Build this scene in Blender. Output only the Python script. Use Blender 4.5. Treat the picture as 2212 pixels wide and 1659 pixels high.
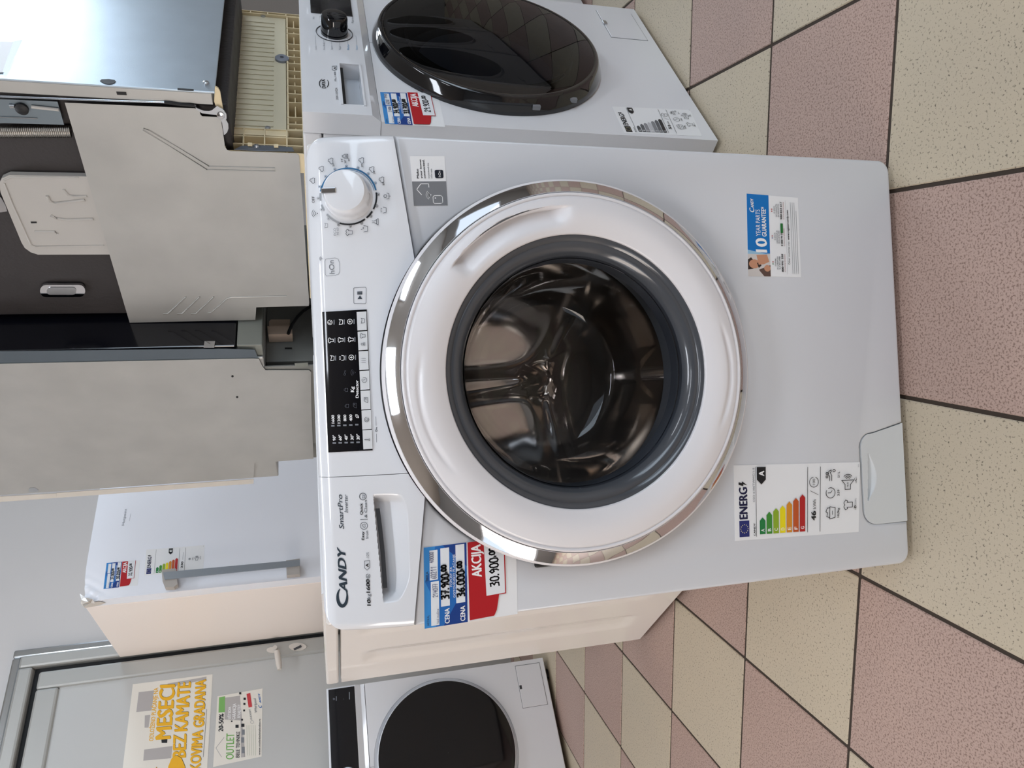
import bpy, bmesh, math, random
from mathutils import Vector, Matrix
random.seed(7)
for o in list(bpy.data.objects): bpy.data.objects.remove(o)
scene = bpy.context.scene
COL = scene.collection
PI = math.pi
V = Vector

# ------------------------------------------------------------------ camera
FPX, YAW, PITCH, ROLL = 1544.25, 0.0146, 0.2640, -0.0406
CAM = V((-0.0236, -0.8720, 0.8436))
_f = V((math.sin(YAW)*math.cos(PITCH), math.cos(YAW)*math.cos(PITCH), -math.sin(PITCH)))
_r = V((math.cos(YAW), -math.sin(YAW), 0)); _u = _r.cross(_f)
RIGHT = math.cos(ROLL)*_r + math.sin(ROLL)*_u
UP = -math.sin(ROLL)*_r + math.cos(ROLL)*_u
FWD = _f
cam_data = bpy.data.cameras.new('camera'); cam = bpy.data.objects.new('camera', cam_data); COL.objects.link(cam)
cam_data.sensor_fit = 'HORIZONTAL'; cam_data.sensor_width = 36.0; cam_data.lens = FPX*36.0/2212.0
cam_data.clip_start = 0.05; cam_data.clip_end = 60
m = Matrix.Identity(4)                       # the phone was held upright, so the picture lies on its side
for i in range(3):
    m[i][0] = -UP[i]; m[i][1] = RIGHT[i]; m[i][2] = -FWD[i]; m[i][3] = CAM[i]
cam.matrix_world = m
scene.camera = cam

# ------------------------------------------------------------------ world, daylight, exposure
vs = scene.view_settings
vs.view_transform = 'Standard'; vs.look = 'None'; vs.gamma = 1.0; vs.exposure = 0.53; vs.use_curve_mapping = False
world = bpy.data.worlds.new('sky'); scene.world = world; world.use_nodes = True
bg = world.node_tree.nodes['Background']; bg.inputs[0].default_value = (0.75, 0.86, 1.0, 1); bg.inputs[1].default_value = 1.0
TH = math.radians(37.58)                     # the shop's rows stand at this angle to the display machine
E1 = V((math.cos(TH), math.sin(TH), 0)); E2 = V((-math.sin(TH), math.cos(TH), 0))
def shop(a, b, z=0.0): return E1*a + E2*b + V((0, 0, z))
def area_light(name, loc, direction, sx, sy, power, col):
    d = bpy.data.lights.new(name, 'AREA'); d.shape = 'RECTANGLE'; d.size = sx; d.size_y = sy; d.energy = power; d.color = col
    o = bpy.data.objects.new(name, d); COL.objects.link(o); o.location = loc
    o.rotation_euler = V(direction).to_track_quat('-Z', 'Z').to_euler(); return o
RX0, RX1, RY0, RY1, RZ = -3.6, 4.6, -4.6, 2.80, 3.20    # the room in row coordinates
area_light('daylight_right', shop(RX1+0.12, -0.9, 2.72), -E1, 4.6, 0.80, 215, (0.76, 0.88, 1.0))
area_light('daylight_front', shop(0.9, RY0-0.12, 1.85), E2, 5.6, 1.7, 78, (0.74, 0.87, 1.0))
area_light('warm_fill_left', shop(RX0-0.12, 0.9, 1.10), E1, 3.2, 1.4, 74, (1.0, 0.86, 0.74))  # warm fill added from the left to brighten the fridge's side

# ------------------------------------------------------------------ helpers: pixels, shapes, objects
def ray(p):
    u, v = 1659-p[1], p[0]
    return RIGHT*((u-829.5)/FPX) - UP*((v-1106)/FPX) + FWD
def hit_plane(p, q, n):
    d = ray(p); return CAM + d*((q-CAM).dot(n)/d.dot(n))
def srgb(r, g, b):
    f = lambda c: c/12.92 if c <= 0.04045 else ((c+0.055)/1.055)**2.4
    return (f(r/255), f(g/255), f(b/255), 1)
MATS = {}
def mat(name, rgb, rough=0.5, metal=0.0, coat=0.0, noise=0.0, nscale=60.0, bump=0.0, bscale=200.0, stretch=None, ior=1.45, spec=0.5, emit=None):
    if name in MATS: return MATS[name]
    M = bpy.data.materials.new(name); M.use_nodes = True; nt = M.node_tree; N, L = nt.nodes, nt.links
    b = N['Principled BSDF']; c = srgb(*rgb)
    b.inputs['Base Color'].default_value = c; b.inputs['Roughness'].default_value = rough; b.inputs['Metallic'].default_value = metal
    b.inputs['Coat Weight'].default_value = coat; b.inputs['Coat Roughness'].default_value = 0.04; b.inputs['IOR'].default_value = ior
    b.inputs['Specular IOR Level'].default_value = spec
    if emit: b.inputs['Emission Color'].default_value = c; b.inputs['Emission Strength'].default_value = emit
    if noise or bump:
        tc = N.new('ShaderNodeTexCoord'); src = tc.outputs['Object']
        if stretch:
            mp = N.new('ShaderNodeMapping'); mp.inputs['Scale'].default_value = stretch; L.new(src, mp.inputs[0]); src = mp.outputs[0]
        if noise:
            t = N.new('ShaderNodeTexNoise'); t.inputs['Scale'].default_value = nscale; t.inputs['Detail'].default_value = 5; L.new(src, t.inputs['Vector'])
            mx = N.new('ShaderNodeMix'); mx.data_type = 'RGBA'
            mx.inputs[6].default_value = tuple(x*(1-noise) for x in c[:3])+(1,); mx.inputs[7].default_value = tuple(min(1, x*(1+noise)) for x in c[:3])+(1,)
            L.new(t.outputs['Fac'], mx.inputs[0]); L.new(mx.outputs[2], b.inputs['Base Color'])
            mr = N.new('ShaderNodeMapRange'); mr.inputs[3].default_value = max(0.02, rough*(1-noise)); mr.inputs[4].default_value = min(1, rough*(1+noise))
            L.new(t.outputs['Fac'], mr.inputs[0]); L.new(mr.outputs[0], b.inputs['Roughness'])
        if bump:
            t2 = N.new('ShaderNodeTexNoise'); t2.inputs['Scale'].default_value = bscale; t2.inputs['Detail'].default_value = 4; L.new(src, t2.inputs['Vector'])
            bp = N.new('ShaderNodeBump'); bp.inputs['Strength'].default_value = bump; bp.inputs['Distance'].default_value = 0.002
            L.new(t2.outputs['Fac'], bp.inputs['Height']); L.new(bp.outputs[0], b.inputs['Normal'])
    MATS[name] = M; return M
def thin_glass(name, rgb, fres=1.5, rough=0.0):
    M = bpy.data.materials.new(name); M.use_nodes = True; nt = M.node_tree; N, L = nt.nodes, nt.links
    N.remove(N['Principled BSDF']); out = N['Material Output']
    t = N.new('ShaderNodeBsdfTransparent'); t.inputs[0].default_value = srgb(*rgb)
    g = N.new('ShaderNodeBsdfGlossy'); g.inputs['Roughness'].default_value = rough
    f = N.new('ShaderNodeFresnel'); f.inputs[0].default_value = fres
    mx = N.new('ShaderNodeMixShader'); L.new(f.outputs[0], mx.inputs[0]); L.new(t.outputs[0], mx.inputs[1]); L.new(g.outputs[0], mx.inputs[2]); L.new(mx.outputs[0], out.inputs[0])
    MATS[name] = M; return M
def tile_mat(name, rgb, fleck, fs, amount, vary):
    M = bpy.data.materials.new(name); M.use_nodes = True; nt = M.node_tree; N, L = nt.nodes, nt.links
    b = N['Principled BSDF']; b.inputs['Roughness'].default_value = 0.42; b.inputs['Specular IOR Level'].default_value = 0.35
    g = N.new('ShaderNodeNewGeometry'); src = g.outputs['Position']
    n1 = N.new('ShaderNodeTexNoise'); n1.inputs['Scale'].default_value = fs; n1.inputs['Detail'].default_value = 3; n1.inputs['Roughness'].default_value = 0.65
    n2 = N.new('ShaderNodeTexNoise'); n2.inputs['Scale'].default_value = 7; n2.inputs['Detail'].default_value = 4
    L.new(src, n1.inputs['Vector']); L.new(src, n2.inputs['Vector'])
    cr = N.new('ShaderNodeValToRGB'); e = cr.color_ramp.elements
    e[0].position = amount-0.05; e[0].color = (0, 0, 0, 1); e[1].position = amount+0.05; e[1].color = (1, 1, 1, 1)
    L.new(n1.outputs['Fac'], cr.inputs[0])
    c = srgb(*rgb); c2 = srgb(*vary)
    m1 = N.new('ShaderNodeMix'); m1.data_type = 'RGBA'; m1.inputs[6].default_value = c; m1.inputs[7].default_value = c2; L.new(n2.outputs['Fac'], m1.inputs[0])
    m2 = N.new('ShaderNodeMix'); m2.data_type = 'RGBA'; m2.inputs[6].default_value = srgb(*fleck); L.new(cr.outputs[0], m2.inputs[0]); L.new(m1.outputs[2], m2.inputs[7])
    L.new(m2.outputs[2], b.inputs['Base Color'])
    bp = N.new('ShaderNodeBump'); bp.inputs['Strength'].default_value = 0.12; bp.inputs['Distance'].default_value = 0.001
    L.new(n1.outputs['Fac'], bp.inputs['Height']); L.new(bp.outputs[0], b.inputs['Normal'])
    MATS[name] = M; return M

def props(o, label=None, cat=None, group=None, kind=None):
    if label: o['label'] = label
    if cat: o['category'] = cat
    if group: o['group'] = group
    if kind: o['kind'] = kind
    return o
ROOTM = {}
def thing(name, label, cat, loc, rz=0.0, group=None):
    o = bpy.data.objects.new(name, None); COL.objects.link(o); o.empty_display_size = 0.1
    o.location = loc; o.rotation_euler = (0, 0, rz)
    o['mat'] = 0; del o['mat']
    ROOTM[o.name] = Matrix.Translation(V(loc)) @ Matrix.Rotation(rz, 4, 'Z')
    return props(o, label, cat, group)
def root_of(o):
    while o.parent: o = o.parent
    return o
def link_mesh(name, me, materials, parent=None, world=False, smooth=None):
    o = bpy.data.objects.new(name, me); COL.objects.link(o)
    if not isinstance(materials, (list, tuple)): materials = [materials]
    for mm in materials: me.materials.append(mm)
    if parent is not None:
        if world: me.transform(ROOTM[root_of(parent).name].inverted())
        o.parent = parent
    if smooth is not None:
        for p in me.polygons: p.use_smooth = True
        if smooth < 180: me.set_sharp_from_angle(angle=math.radians(smooth))
    return o
class MB:
    def __init__(s): s.bm = bmesh.new()
    def box(s, x0, x1, y0, y1, z0, z1, bev=0.0, seg=2):
        r = bmesh.ops.create_cube(s.bm, size=1.0); vs_ = r['verts']
        for v in vs_: v.co = V((x0+(v.co.x+.5)*(x1-x0), y0+(v.co.y+.5)*(y1-y0), z0+(v.co.z+.5)*(z1-z0)))
        if bev > 0:
            es = list({e for v in vs_ for e in v.link_edges})
            bmesh.ops.bevel(s.bm, geom=es, offset=bev, segments=seg, affect='EDGES', profile=0.5, clamp_overlap=True)
        return s
    def prism(s, pts, axis, a0, a1, bev=0.0, seg=2, front_only=False):
        """pts in the plane across axis ('y': (x,z), 'x': (y,z), 'z': (x,y)); extruded from a0 to a1"""
        def mk(p, a): return {'y': V((p[0], a, p[1])), 'x': V((a, p[0], p[1])), 'z': V((p[0], p[1], a))}[axis]
        va = [s.bm.verts.new(mk(p, a0)) for p in pts]; vb = [s.bm.verts.new(mk(p, a1)) for p in pts]
        fa = s.bm.faces.new(va); fb = s.bm.faces.new(vb[::-1]); n = len(pts)
        sd = [s.bm.faces.new((va[(i+1) % n], va[i], vb[i], vb[(i+1) % n])) for i in range(n)]
        bmesh.ops.recalc_face_normals(s.bm, faces=[fa, fb]+sd)
        if bev > 0:
            es = list(fa.edges) + ([] if front_only else list(fb.edges))
            bmesh.ops.bevel(s.bm, geom=es, offset=bev, segments=seg, affect='EDGES', profile=0.5, clamp_overlap=True)
        return s
    def lathe(s, prof, c=(0, 0), n=96, axis='y', closed=False, a0=0.0, a1=2*PI, disp=None):
        """prof: (radius, along) about an axis through c"""
        full = abs(a1-a0-2*PI) < 1e-6; k = n if full else n+1; rows = []
        for r, h in prof:
            row = []
            for i in range(k):
                a = a0+(a1-a0)*i/n; hh = h+(disp(r, a) if disp else 0)
                if axis == 'y': co = V((c[0]+r*math.cos(a), hh, c[1]+r*math.sin(a)))
                elif axis == 'z': co = V((c[0]+r*math.cos(a), c[1]+r*math.sin(a), hh))
                else: co = V((hh, c[0]+r*math.cos(a), c[1]+r*math.sin(a)))
                row.append(s.bm.verts.new(co))
            rows.append(row)
        prs = list(zip(rows[:-1], rows[1:])) + ([(rows[-1], rows[0])] if closed else [])
        for ra, rb in prs:
            for i in range(k if full else k-1):
                j = (i+1) % k
                if len({ra[i], ra[j], rb[j], rb[i]}) == 4: s.bm.faces.new((ra[i], ra[j], rb[j], rb[i]))
        return s
    def tube(s, pts, r, n=8, cap=True, closed=False):
        pts = [V(p) for p in pts]; rings = []; m_ = len(pts)
        for i, p in enumerate(pts):
            if closed: t = (pts[(i+1) % m_]-pts[i-1])
            else: t = (pts[min(i+1, m_-1)]-pts[max(i-1, 0)])
            t.normalize(); a = V((0, 0, 1)) if abs(t.z) < .9 else V((1, 0, 0)); x = t.cross(a).normalized(); y = t.cross(x)
            rr = r[i] if isinstance(r, (list, tuple)) else r
            rings.append([s.bm.verts.new(p+rr*(math.cos(2*PI*k/n)*x+math.sin(2*PI*k/n)*y)) for k in range(n)])
        pr_ = list(zip(rings[:-1], rings[1:])) + ([(rings[-1], rings[0])] if closed else [])
        for A, B in pr_:
            for k in range(n): s.bm.faces.new((A[k], A[(k+1) % n], B[(k+1) % n], B[k]))
        if cap and not closed:
            s.bm.faces.new(rings[0][::-1]); s.bm.faces.new(rings[-1])
        return s
    def grid(s, n, m_, f, back=None):
        """surface f(i/n, j/m); back: offset vector for a skirt all round"""
        g = [[s.bm.verts.new(f(i/n, j/m_)) for j in range(m_+1)] for i in range(n+1)]
        for i in range(n):
            for j in range(m_): s.bm.faces.new((g[i][j], g[i+1][j], g[i+1][j+1], g[i][j+1]))
        if back is not None:
            loop = [g[i][0] for i in range(n+1)]+[g[n][j] for j in range(1, m_+1)]+[g[i][m_] for i in range(n-1, -1, -1)]+[g[0][j] for j in range(m_-1, 0, -1)]
            b = [s.bm.verts.new(back(v.co)) for v in loop]; k = len(loop)
            for i in range(k): s.bm.faces.new((loop[(i+1) % k], loop[i], b[i], b[(i+1) % k]))
            s.bm.faces.new(b)
        return s
    def build(s, name, mt, parent=None, world=False, smooth=None, fix=False):
        if fix: bmesh.ops.recalc_face_normals(s.bm, faces=s.bm.faces[:])
        me = bpy.data.meshes.new(name); s.bm.to_mesh(me); s.bm.free()
        return link_mesh(name, me, mt, parent, world, smooth)
def arc(cx, cy, r, a0, a1, n):
    return [(cx+r*math.cos(math.radians(a0+(a1-a0)*i/n)), cy+r*math.sin(math.radians(a0+(a1-a0)*i/n))) for i in range(n+1)]
def rrect(x0, x1, z0, z1, r, n=5):
    return arc(x1-r, z1-r, r, 0, 90, n)+arc(x0+r, z1-r, r, 90, 180, n)+arc(x0+r, z0+r, r, 180, 270, n)+arc(x1-r, z0+r, r, 270, 360, n)

# ------------------------------------------------------------------ flat print
_TX = {}
def text_mesh(s, bold=0.0, shear=0.0):
    k = (s, bold, shear)
    if k in _TX: return _TX[k]
    cu = bpy.data.curves.new('t', 'FONT'); cu.body = s; cu.offset = bold; cu.shear = shear; cu.resolution_u = 3; cu.fill_mode = 'FRONT'
    o = bpy.data.objects.new('t', cu); me = bpy.data.meshes.new_from_object(o)
    vs_ = [(v.co.x, v.co.y) for v in me.vertices]; fs = [tuple(p.vertices) for p in me.polygons]
    bpy.data.meshes.remove(me); bpy.data.objects.remove(o); bpy.data.curves.remove(cu)
    if not vs_: vs_, fs = [(0, 0), (1, 0), (0, 1)], []
    _TX[k] = (vs_, fs, min(v[0] for v in vs_), max(v[0] for v in vs_)); return _TX[k]
CAP = 0.70
STROKE = {'0': [[(.5, 1), (.2, .9), (.05, .55), (.15, .1), (.5, 0), (.85, .12), (.95, .5), (.8, .9), (.5, 1)]],
 '1': [[(.2, .7), (.55, 1), (.5, 0)]], '2': [[(.1, .75), (.3, 1), (.75, .95), (.8, .65), (.1, 0), (.95, .05)]],
 '3': [[(.1, .95), (.7, 1), (.8, .75), (.35, .55), (.85, .4), (.75, .05), (.1, 0)]],
 '4': [[(.55, 1), (.1, .4), (.95, .4)], [(.7, .7), (.65, 0)]], '5': [[(.9, 1), (.2, 1), (.15, .55), (.7, .6), (.9, .3), (.6, 0), (.1, .05)]],
 '6': [[(.8, 1), (.25, .6), (.1, .2), (.4, 0), (.85, .15), (.75, .45), (.2, .4)]], '7': [[(.05, 1), (.9, 1), (.4, 0)], [(.25, .5), (.85, .5)]],
 '8': [[(.5, .52), (.15, .75), (.5, 1), (.85, .75), (.5, .52), (.1, .25), (.5, 0), (.9, .25), (.5, .52)]],
 '9': [[(.85, .75), (.5, 1), (.1, .75), (.4, .5), (.85, .65), (.8, .2), (.6, 0)]], '.': [[(.2, .0), (.3, .08)]], ',': [[(.35, .12), (.2, -.2)]]}
class Canvas:
    """collects flat print on a surface; fn maps canvas points to (position, normal)"""
    def __init__(s, fn, off=0.0005, up=None): s.fn = fn; s.off = off; s.v = []; s.f = []; s.mi = []; s.mats = []; s.layer = 0
    def _m(s, mt):
        if mt not in s.mats: s.mats.append(mt)
        return s.mats.index(mt)
    def add(s, pts, faces, mt, newlayer=True):
        if newlayer: s.layer += 1
        b = len(s.v); k = s._m(mt); o = s.off+min(s.layer, 120)*0.00002
        for p in pts:
            q, n = s.fn(p); s.v.append(q+n*o)
        for f in faces: s.f.append(tuple(b+i for i in f)); s.mi.append(k)
    def poly(s, pts, mt): s.add(pts, [tuple(range(len(pts)))], mt); return s
    def rect(s, x0, y0, x1, y1, mt): return s.poly([(x0, y0), (x1, y0), (x1, y1), (x0, y1)], mt)
    def circle(s, c, rx, ry, mt, n=24): return s.poly([(c[0]+rx*math.cos(2*PI*i/n), c[1]+ry*math.sin(2*PI*i/n)) for i in range(n)], mt)
    def arcs(s, c, r0, r1, a0, a1, mt, n=24, k=1.0):
        p = []; 
        for i in range(n+1):
            a = math.radians(a0+(a1-a0)*i/n)
            p += [(c[0]+r0*math.cos(a), c[1]+k*r0*math.sin(a)), (c[0]+r1*math.cos(a), c[1]+k*r1*math.sin(a))]
        s.add(p, [(2*i, 2*i+1, 2*i+3, 2*i+2) for i in range(n)], mt); return s
    def line(s, pts, w, mt, closed=False, wy=None):
        """ribbon of width w; wy: canvas aspect (height unit / width unit)"""
        k = wy or 1.0; s.layer += 1
        P = list(pts)+([pts[0]] if closed else [])
        for a, b in zip(P[:-1], P[1:]):
            dx, dy = b[0]-a[0], (b[1]-a[1])*k; L = math.hypot(dx, dy) or 1e-9; ex, ey = dx/L*w/2, dy/L*w/2; nx, ny = -ey, ex
            a2 = (a[0]-ex*.7, a[1]-ey*.7/k); b2 = (b[0]+ex*.7, b[1]+ey*.7/k)
            s.add([(a2[0]+nx, a2[1]+ny/k), (a2[0]-nx, a2[1]-ny/k), (b2[0]-nx, b2[1]-ny/k), (b2[0]+nx, b2[1]+ny/k)], [(0, 1, 2, 3)], mt, False)
        return s
    def text(s, t, a, b, up, mt, bold=0.0, shear=0.0):
        """text from a to b along its baseline, capital height = the vector up"""
        vs_, fs, x0, x1 = text_mesh(t, 0.0, shear); w = (x1-x0) or 1; k = bold*1.15; s.layer += 1
        for ox, oy in (((-k, -k*.4), (k, k*.4), (0, 0)) if bold else ((0, 0),)):
            s.layer += .5
            s.add([(a[0]+(b[0]-a[0])*(x+ox-x0)/w+up[0]*(y+oy)/CAP, a[1]+(b[1]-a[1])*(x+ox-x0)/w+up[1]*(y+oy)/CAP) for x, y in vs_], fs, mt, False)
        return s
    def hand(s, t, a, b, up, w, mt, wy=None, small=None):
        wid = [0.45 if ch in '.,' else (0.7 if small and i >= small else 1.0) for i, ch in enumerate(t)]; tot = sum(wid)*1.12; x = 0
        for i, ch in enumerate(t):
            sc = 0.62 if small and i >= small else 1.0; lift = 0.35 if small and i >= small else 0.0
            for stk in STROKE.get(ch, []):
                pts = []
                for px, py in stk:
                    fx = (x+px*wid[i]*.95)/tot; fy = py*sc+lift
                    pts.append((a[0]+(b[0]-a[0])*fx+up[0]*fy, a[1]+(b[1]-a[1])*fx+up[1]*fy))
                s.line(pts, w, mt, wy=wy)
            x += wid[i]*1.12
        return s
    def build(s, name, parent):
        me = bpy.data.meshes.new(name); me.from_pydata([tuple(v) for v in s.v], [], s.f)
        me.polygons.foreach_set('material_index', s.mi); me.update()
        return link_mesh(name, me, s.mats, parent, world=True)
def quad_map(c4, n):
    """(u,t): u to the right 0..1, t from the top down 0..1, over four world corners TL,TR,BR,BL"""
    A, B, Cc, D = c4
    return lambda p: ((A*(1-p[0])+B*p[0])*(1-p[1])+(D*(1-p[0])+Cc*p[0])*p[1], n)
def px_plate(fn, pts, t, lift=0.0):
    """thin plate: pixel outline laid on a surface, thickness t"""
    b = MB(); fr, bk = [], []
    for p in pts:
        q, n = fn(p); fr.append(b.bm.verts.new(q+n*(t+lift))); bk.append(b.bm.verts.new(q+n*lift))
    b.bm.faces.new(fr); b.bm.faces.new(bk[::-1]); k = len(pts)
    for i in range(k): b.bm.faces.new((fr[(i+1) % k], fr[i], bk[i], bk[(i+1) % k]))
    bmesh.ops.recalc_face_normals(b.bm, faces=b.bm.faces[:])
    return b
def plane_fn(q, n):
    n = V(n).normalized(); return lambda p: (hit_plane(p, q, n), n)
def quad_sheet(c4, n, t=0.0004):
    b = MB(); fr = [b.bm.verts.new(q+n*t) for q in c4]; bk = [b.bm.verts.new(q+n*0.00005) for q in c4]
    b.bm.faces.new(fr); b.bm.faces.new(bk[::-1])
    for i in range(4): b.bm.faces.new((fr[(i+1) % 4], fr[i], bk[i], bk[(i+1) % 4]))
    bmesh.ops.recalc_face_normals(b.bm, faces=b.bm.faces[:]); return b

# ------------------------------------------------------------------ materials
WHITE = mat('white_plastic', (224, 226, 230), 0.32, coat=1.0, noise=0.01, nscale=8)
ENAMEL = mat('white_enamel', (222, 223, 226), 0.30, coat=0.2, noise=0.012, nscale=5)
ENAMEL2 = mat('white_enamel_side', (226, 222, 218), 0.16, coat=0.3, noise=0.01, nscale=4)
DOORW = mat('white_door_plastic', (228, 226, 228), 0.32, coat=0.15)
CHROME = mat('chrome', (218, 218, 220), 0.04, metal=1.0)
SILVER = mat('satin_silver', (190, 192, 194), 0.28, metal=1.0)
BLACK = mat('black_rubber', (14, 15, 17), 0.5)
GLOSSBLACK = mat('gloss_black', (9, 10, 14), 0.06, coat=0.6)
DARKGREY = mat('dark_grey_plastic', (58, 60, 64), 0.35)
BEZEL = mat('smoked_bezel', (72, 75, 80), 0.18, coat=0.4)
RUBBER = mat('grey_rubber', (92, 95, 99), 0.55)
STEEL = mat('drum_steel', (222, 214, 206), 0.10, metal=0.92, noise=0.05, nscale=30)
GLASS = thin_glass('door_glass', (236, 237, 240), 1.45)
DGLASS = thin_glass('tinted_door_glass', (60, 62, 68), 1.55)
GALV = mat('galvanised_sheet', (178, 177, 173), 0.42, metal=0.45, noise=0.14, nscale=11, bump=0.05, bscale=300)
GALVB = mat('blue_galvanised_door', (192, 204, 214), 0.36, metal=0.85, noise=0.07, nscale=20, bump=0.06, bscale=400)
CREAM = mat('cream_plastic', (226, 208, 170), 0.45, noise=0.03, nscale=30)
CREAMD = mat('cream_plate', (216, 206, 178), 0.45, noise=0.03, nscale=20)
BITUMEN = mat('bitumen_mat', (48, 44, 44), 0.6, noise=0.25, nscale=24, bump=0.5, bscale=120)
FROST = mat('frosted_plastic', (180, 177, 172), 0.35, noise=0.06, nscale=12)
INK = mat('black_ink', (22, 24, 28), 0.5); INKG = mat('grey_ink', (120, 124, 130), 0.5); INKW = mat('white_ink', (238, 238, 238), 0.5)
INKB = mat('anthracite_ink', (52, 60, 70), 0.4); PEN = mat('pen_grey', (96, 98, 130), 0.6)
PAPER = mat('paper', (232, 233, 234), 0.45); PAPERW = mat('warm_paper', (228, 224, 214), 0.5)

# ------------------------------------------------------------------ the room
def in_room(o): o.rotation_euler = (0, 0, TH); return o
def box_structure(name, boxes, mt):
    b = MB()
    for bx in boxes: b.box(*bx)
    o = b.build(name, mt); in_room(o); props(o, kind='structure'); return o
WALL = mat('wall_paint', (203, 200, 198), 0.7, noise=0.015, nscale=3, bump=0.1, bscale=120)
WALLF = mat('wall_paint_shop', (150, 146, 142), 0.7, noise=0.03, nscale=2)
CEIL = mat('ceiling_paint', (176, 170, 163), 0.8, noise=0.01, nscale=3)
GROUT = mat('grout', (62, 52, 44), 0.85, noise=0.2, nscale=60)
wt = 0.14
box_structure('wall_back', [(RX0-wt, RX1+wt, RY1, RY1+wt, 0, RZ)], WALL)
def wall_open(name, along, c0, c1, w0, w1, z0, z1):
    """wall with one large opening; along 'x' runs in row direction"""
    segs = []
    if along == 'x':
        segs = [(RX0-wt, w0, c0, c1, 0, RZ), (w1, RX1+wt, c0, c1, 0, RZ), (w0, w1, c0, c1, 0, z0), (w0, w1, c0, c1, z1, RZ)]
    else:
        segs = [(c0, c1, RY0, w0, 0, RZ), (c0, c1, w1, RY1, 0, RZ), (c0, c1, w0, w1, 0, z0), (c0, c1, w0, w1, z1, RZ)]
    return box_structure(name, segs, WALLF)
wall_open('wall_front', 'x', RY0-wt, RY0, -1.9, 3.7, 1.0, 2.7)
wall_open('wall_right', 'y', RX1, RX1+wt, -3.2, 1.4, 2.3, 3.12)
wall_open('wall_left', 'y', RX0-wt, RX0, -0.7, 2.5, 0.4, 1.8)
box_structure('ceiling', [(RX0-wt, RX1+wt, RY0-wt, RY1+wt, RZ, RZ+0.1)], CEIL)
FRAME = mat('window_frame', (210, 212, 214), 0.35)
def window(name, boxes):
    o = box_structure(name, boxes, FRAME); return o
window('window_1', [(x, x+.05, RY0-.09, RY0-.03, 1.0, 2.7) for x in (-1.9, -.06, 1.8, 3.65)]+[(-1.85, 3.65, RY0-.09, RY0-.03, z, z+.05) for z in (1.0, 2.65)])
window('window_2', [(RX1+.03, RX1+.09, y, y+.05, 2.3, 3.12) for y in (-3.2, -1.68, -.15, 1.35)]+[(RX1+.03, RX1+.09, -3.15, 1.35, z, z+.05) for z in (2.3, 3.07)])
window('window_3', [(RX0-.09, RX0-.03, y, y+.05, .4, 1.8) for y in (-.7, .9, 2.45)]+[(RX0-.09, RX0-.03, -.65, 2.45, z, z+.05) for z in (.4, 1.75)])  # unseen window added as the opening for the warm fill
# ceiling lamps: a housing, a lit diffuser; the last three added, unseen, to light the room
LAMPW = mat('lamp_diffuser', (240, 246, 255), 0.5, emit=11.5)
for k, (lx, ly, rz) in enumerate([(0.75, -2.55, 0.05), (0.03, -1.25, 0.05), (2.3, -1.2, 0.05), (-0.25, 1.15, TH), (-1.35, 0.75, TH)]):
    t = thing('ceiling_lamp', ['long ceiling lamp over the aisle in front of the display washing machine', 'long ceiling lamp straight above the display washing machine',
        'added ceiling lamp near the wide daylight window', 'added ceiling lamp above the built-in dishwashers, brightening the fridge', 'added ceiling lamp above the black-door washing machine, brightening the fridge'][k], 'lamp', (lx, ly, RZ-0.08), rz, 'ceiling lamps')
    lw = .20 if k == 1 else .11
    MB().box(-.62, .62, -lw, lw, 0.03, 0.079, .01).build('housing', FRAME, t)
    MB().box(-.60, .60, .02-lw, lw-.02, 0, 0.03, .008).build('diffuser', LAMPW, t)

# floor: grout bed, tiles
GA = -0.1559; GS = 0.3064; GO = V((0.5612, -0.0224, 0))
gx = V((math.cos(GA), math.sin(GA), 0)); gy = V((-math.sin(GA), math.cos(GA), 0))
b = MB(); cs = [shop(RX0-.3, RY0-.3), shop(RX1+.3, RY0-.3), shop(RX1+.3, RY1+.3), shop(RX0-.3, RY1+.3)]
top = [b.bm.verts.new(c+V((0, 0, -.0022))) for c in cs]; bot = [b.bm.verts.new(c+V((0, 0, -.12))) for c in cs]
b.bm.faces.new(top); b.bm.faces.new(bot[::-1])
for i in range(4): b.bm.faces.new((top[i], bot[i], bot[(i+1) % 4], top[(i+1) % 4]))
floor = b.build('floor', GROUT, fix=True); props(floor, kind='structure')
T_PINK = tile_mat('pink_tile', (188, 161, 148), (132, 108, 98), 330, 0.44, (176, 152, 142))
T_CREAM = tile_mat('cream_tile', (198, 184, 160), (104, 94, 82), 260, 0.375, (188, 176, 156))
def tile_mesh(name, mt):
    b = MB(); h = GS/2-0.0031; b.box(-h, h, -h, h, -0.012, 0.0, 0.0016, 1)
    me = bpy.data.meshes.new(name); b.bm.to_mesh(me); b.bm.free(); me.materials.append(mt); return me
tm = [tile_mesh('tile_pink', T_PINK), tile_mesh('tile_cream', T_CREAM)]
rest = [MB(), MB()]; nt_ = 0
def proj(P):
    d = P-CAM; z = d.dot(FWD)
    if z < .05: return None
    return (1106-FPX*d.dot(UP)/z, 1659-(829.5+FPX*d.dot(RIGHT)/z))
cand = []
for i in range(-22, 24):
    for j in range(-22, 22):
        c = GO - gx*(GS*(i+.5)) + gy*(GS*(j+.5)); a, q = c.dot(E1), c.dot(E2)
        if not (RX0-.1 < a < RX1+.1 and RY0-.1 < q < RY1+.1): continue
        vis = False
        for sx in (-.5, 0, .5):
            for sy in (-.5, 0, .5):
                p = proj(c+gx*GS*sx+gy*GS*sy)
                if p and -5 < p[0] < 2217 and -5 < p[1] < 1664: vis = True
        cand.append((c, (i+j) % 2, vis))
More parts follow.
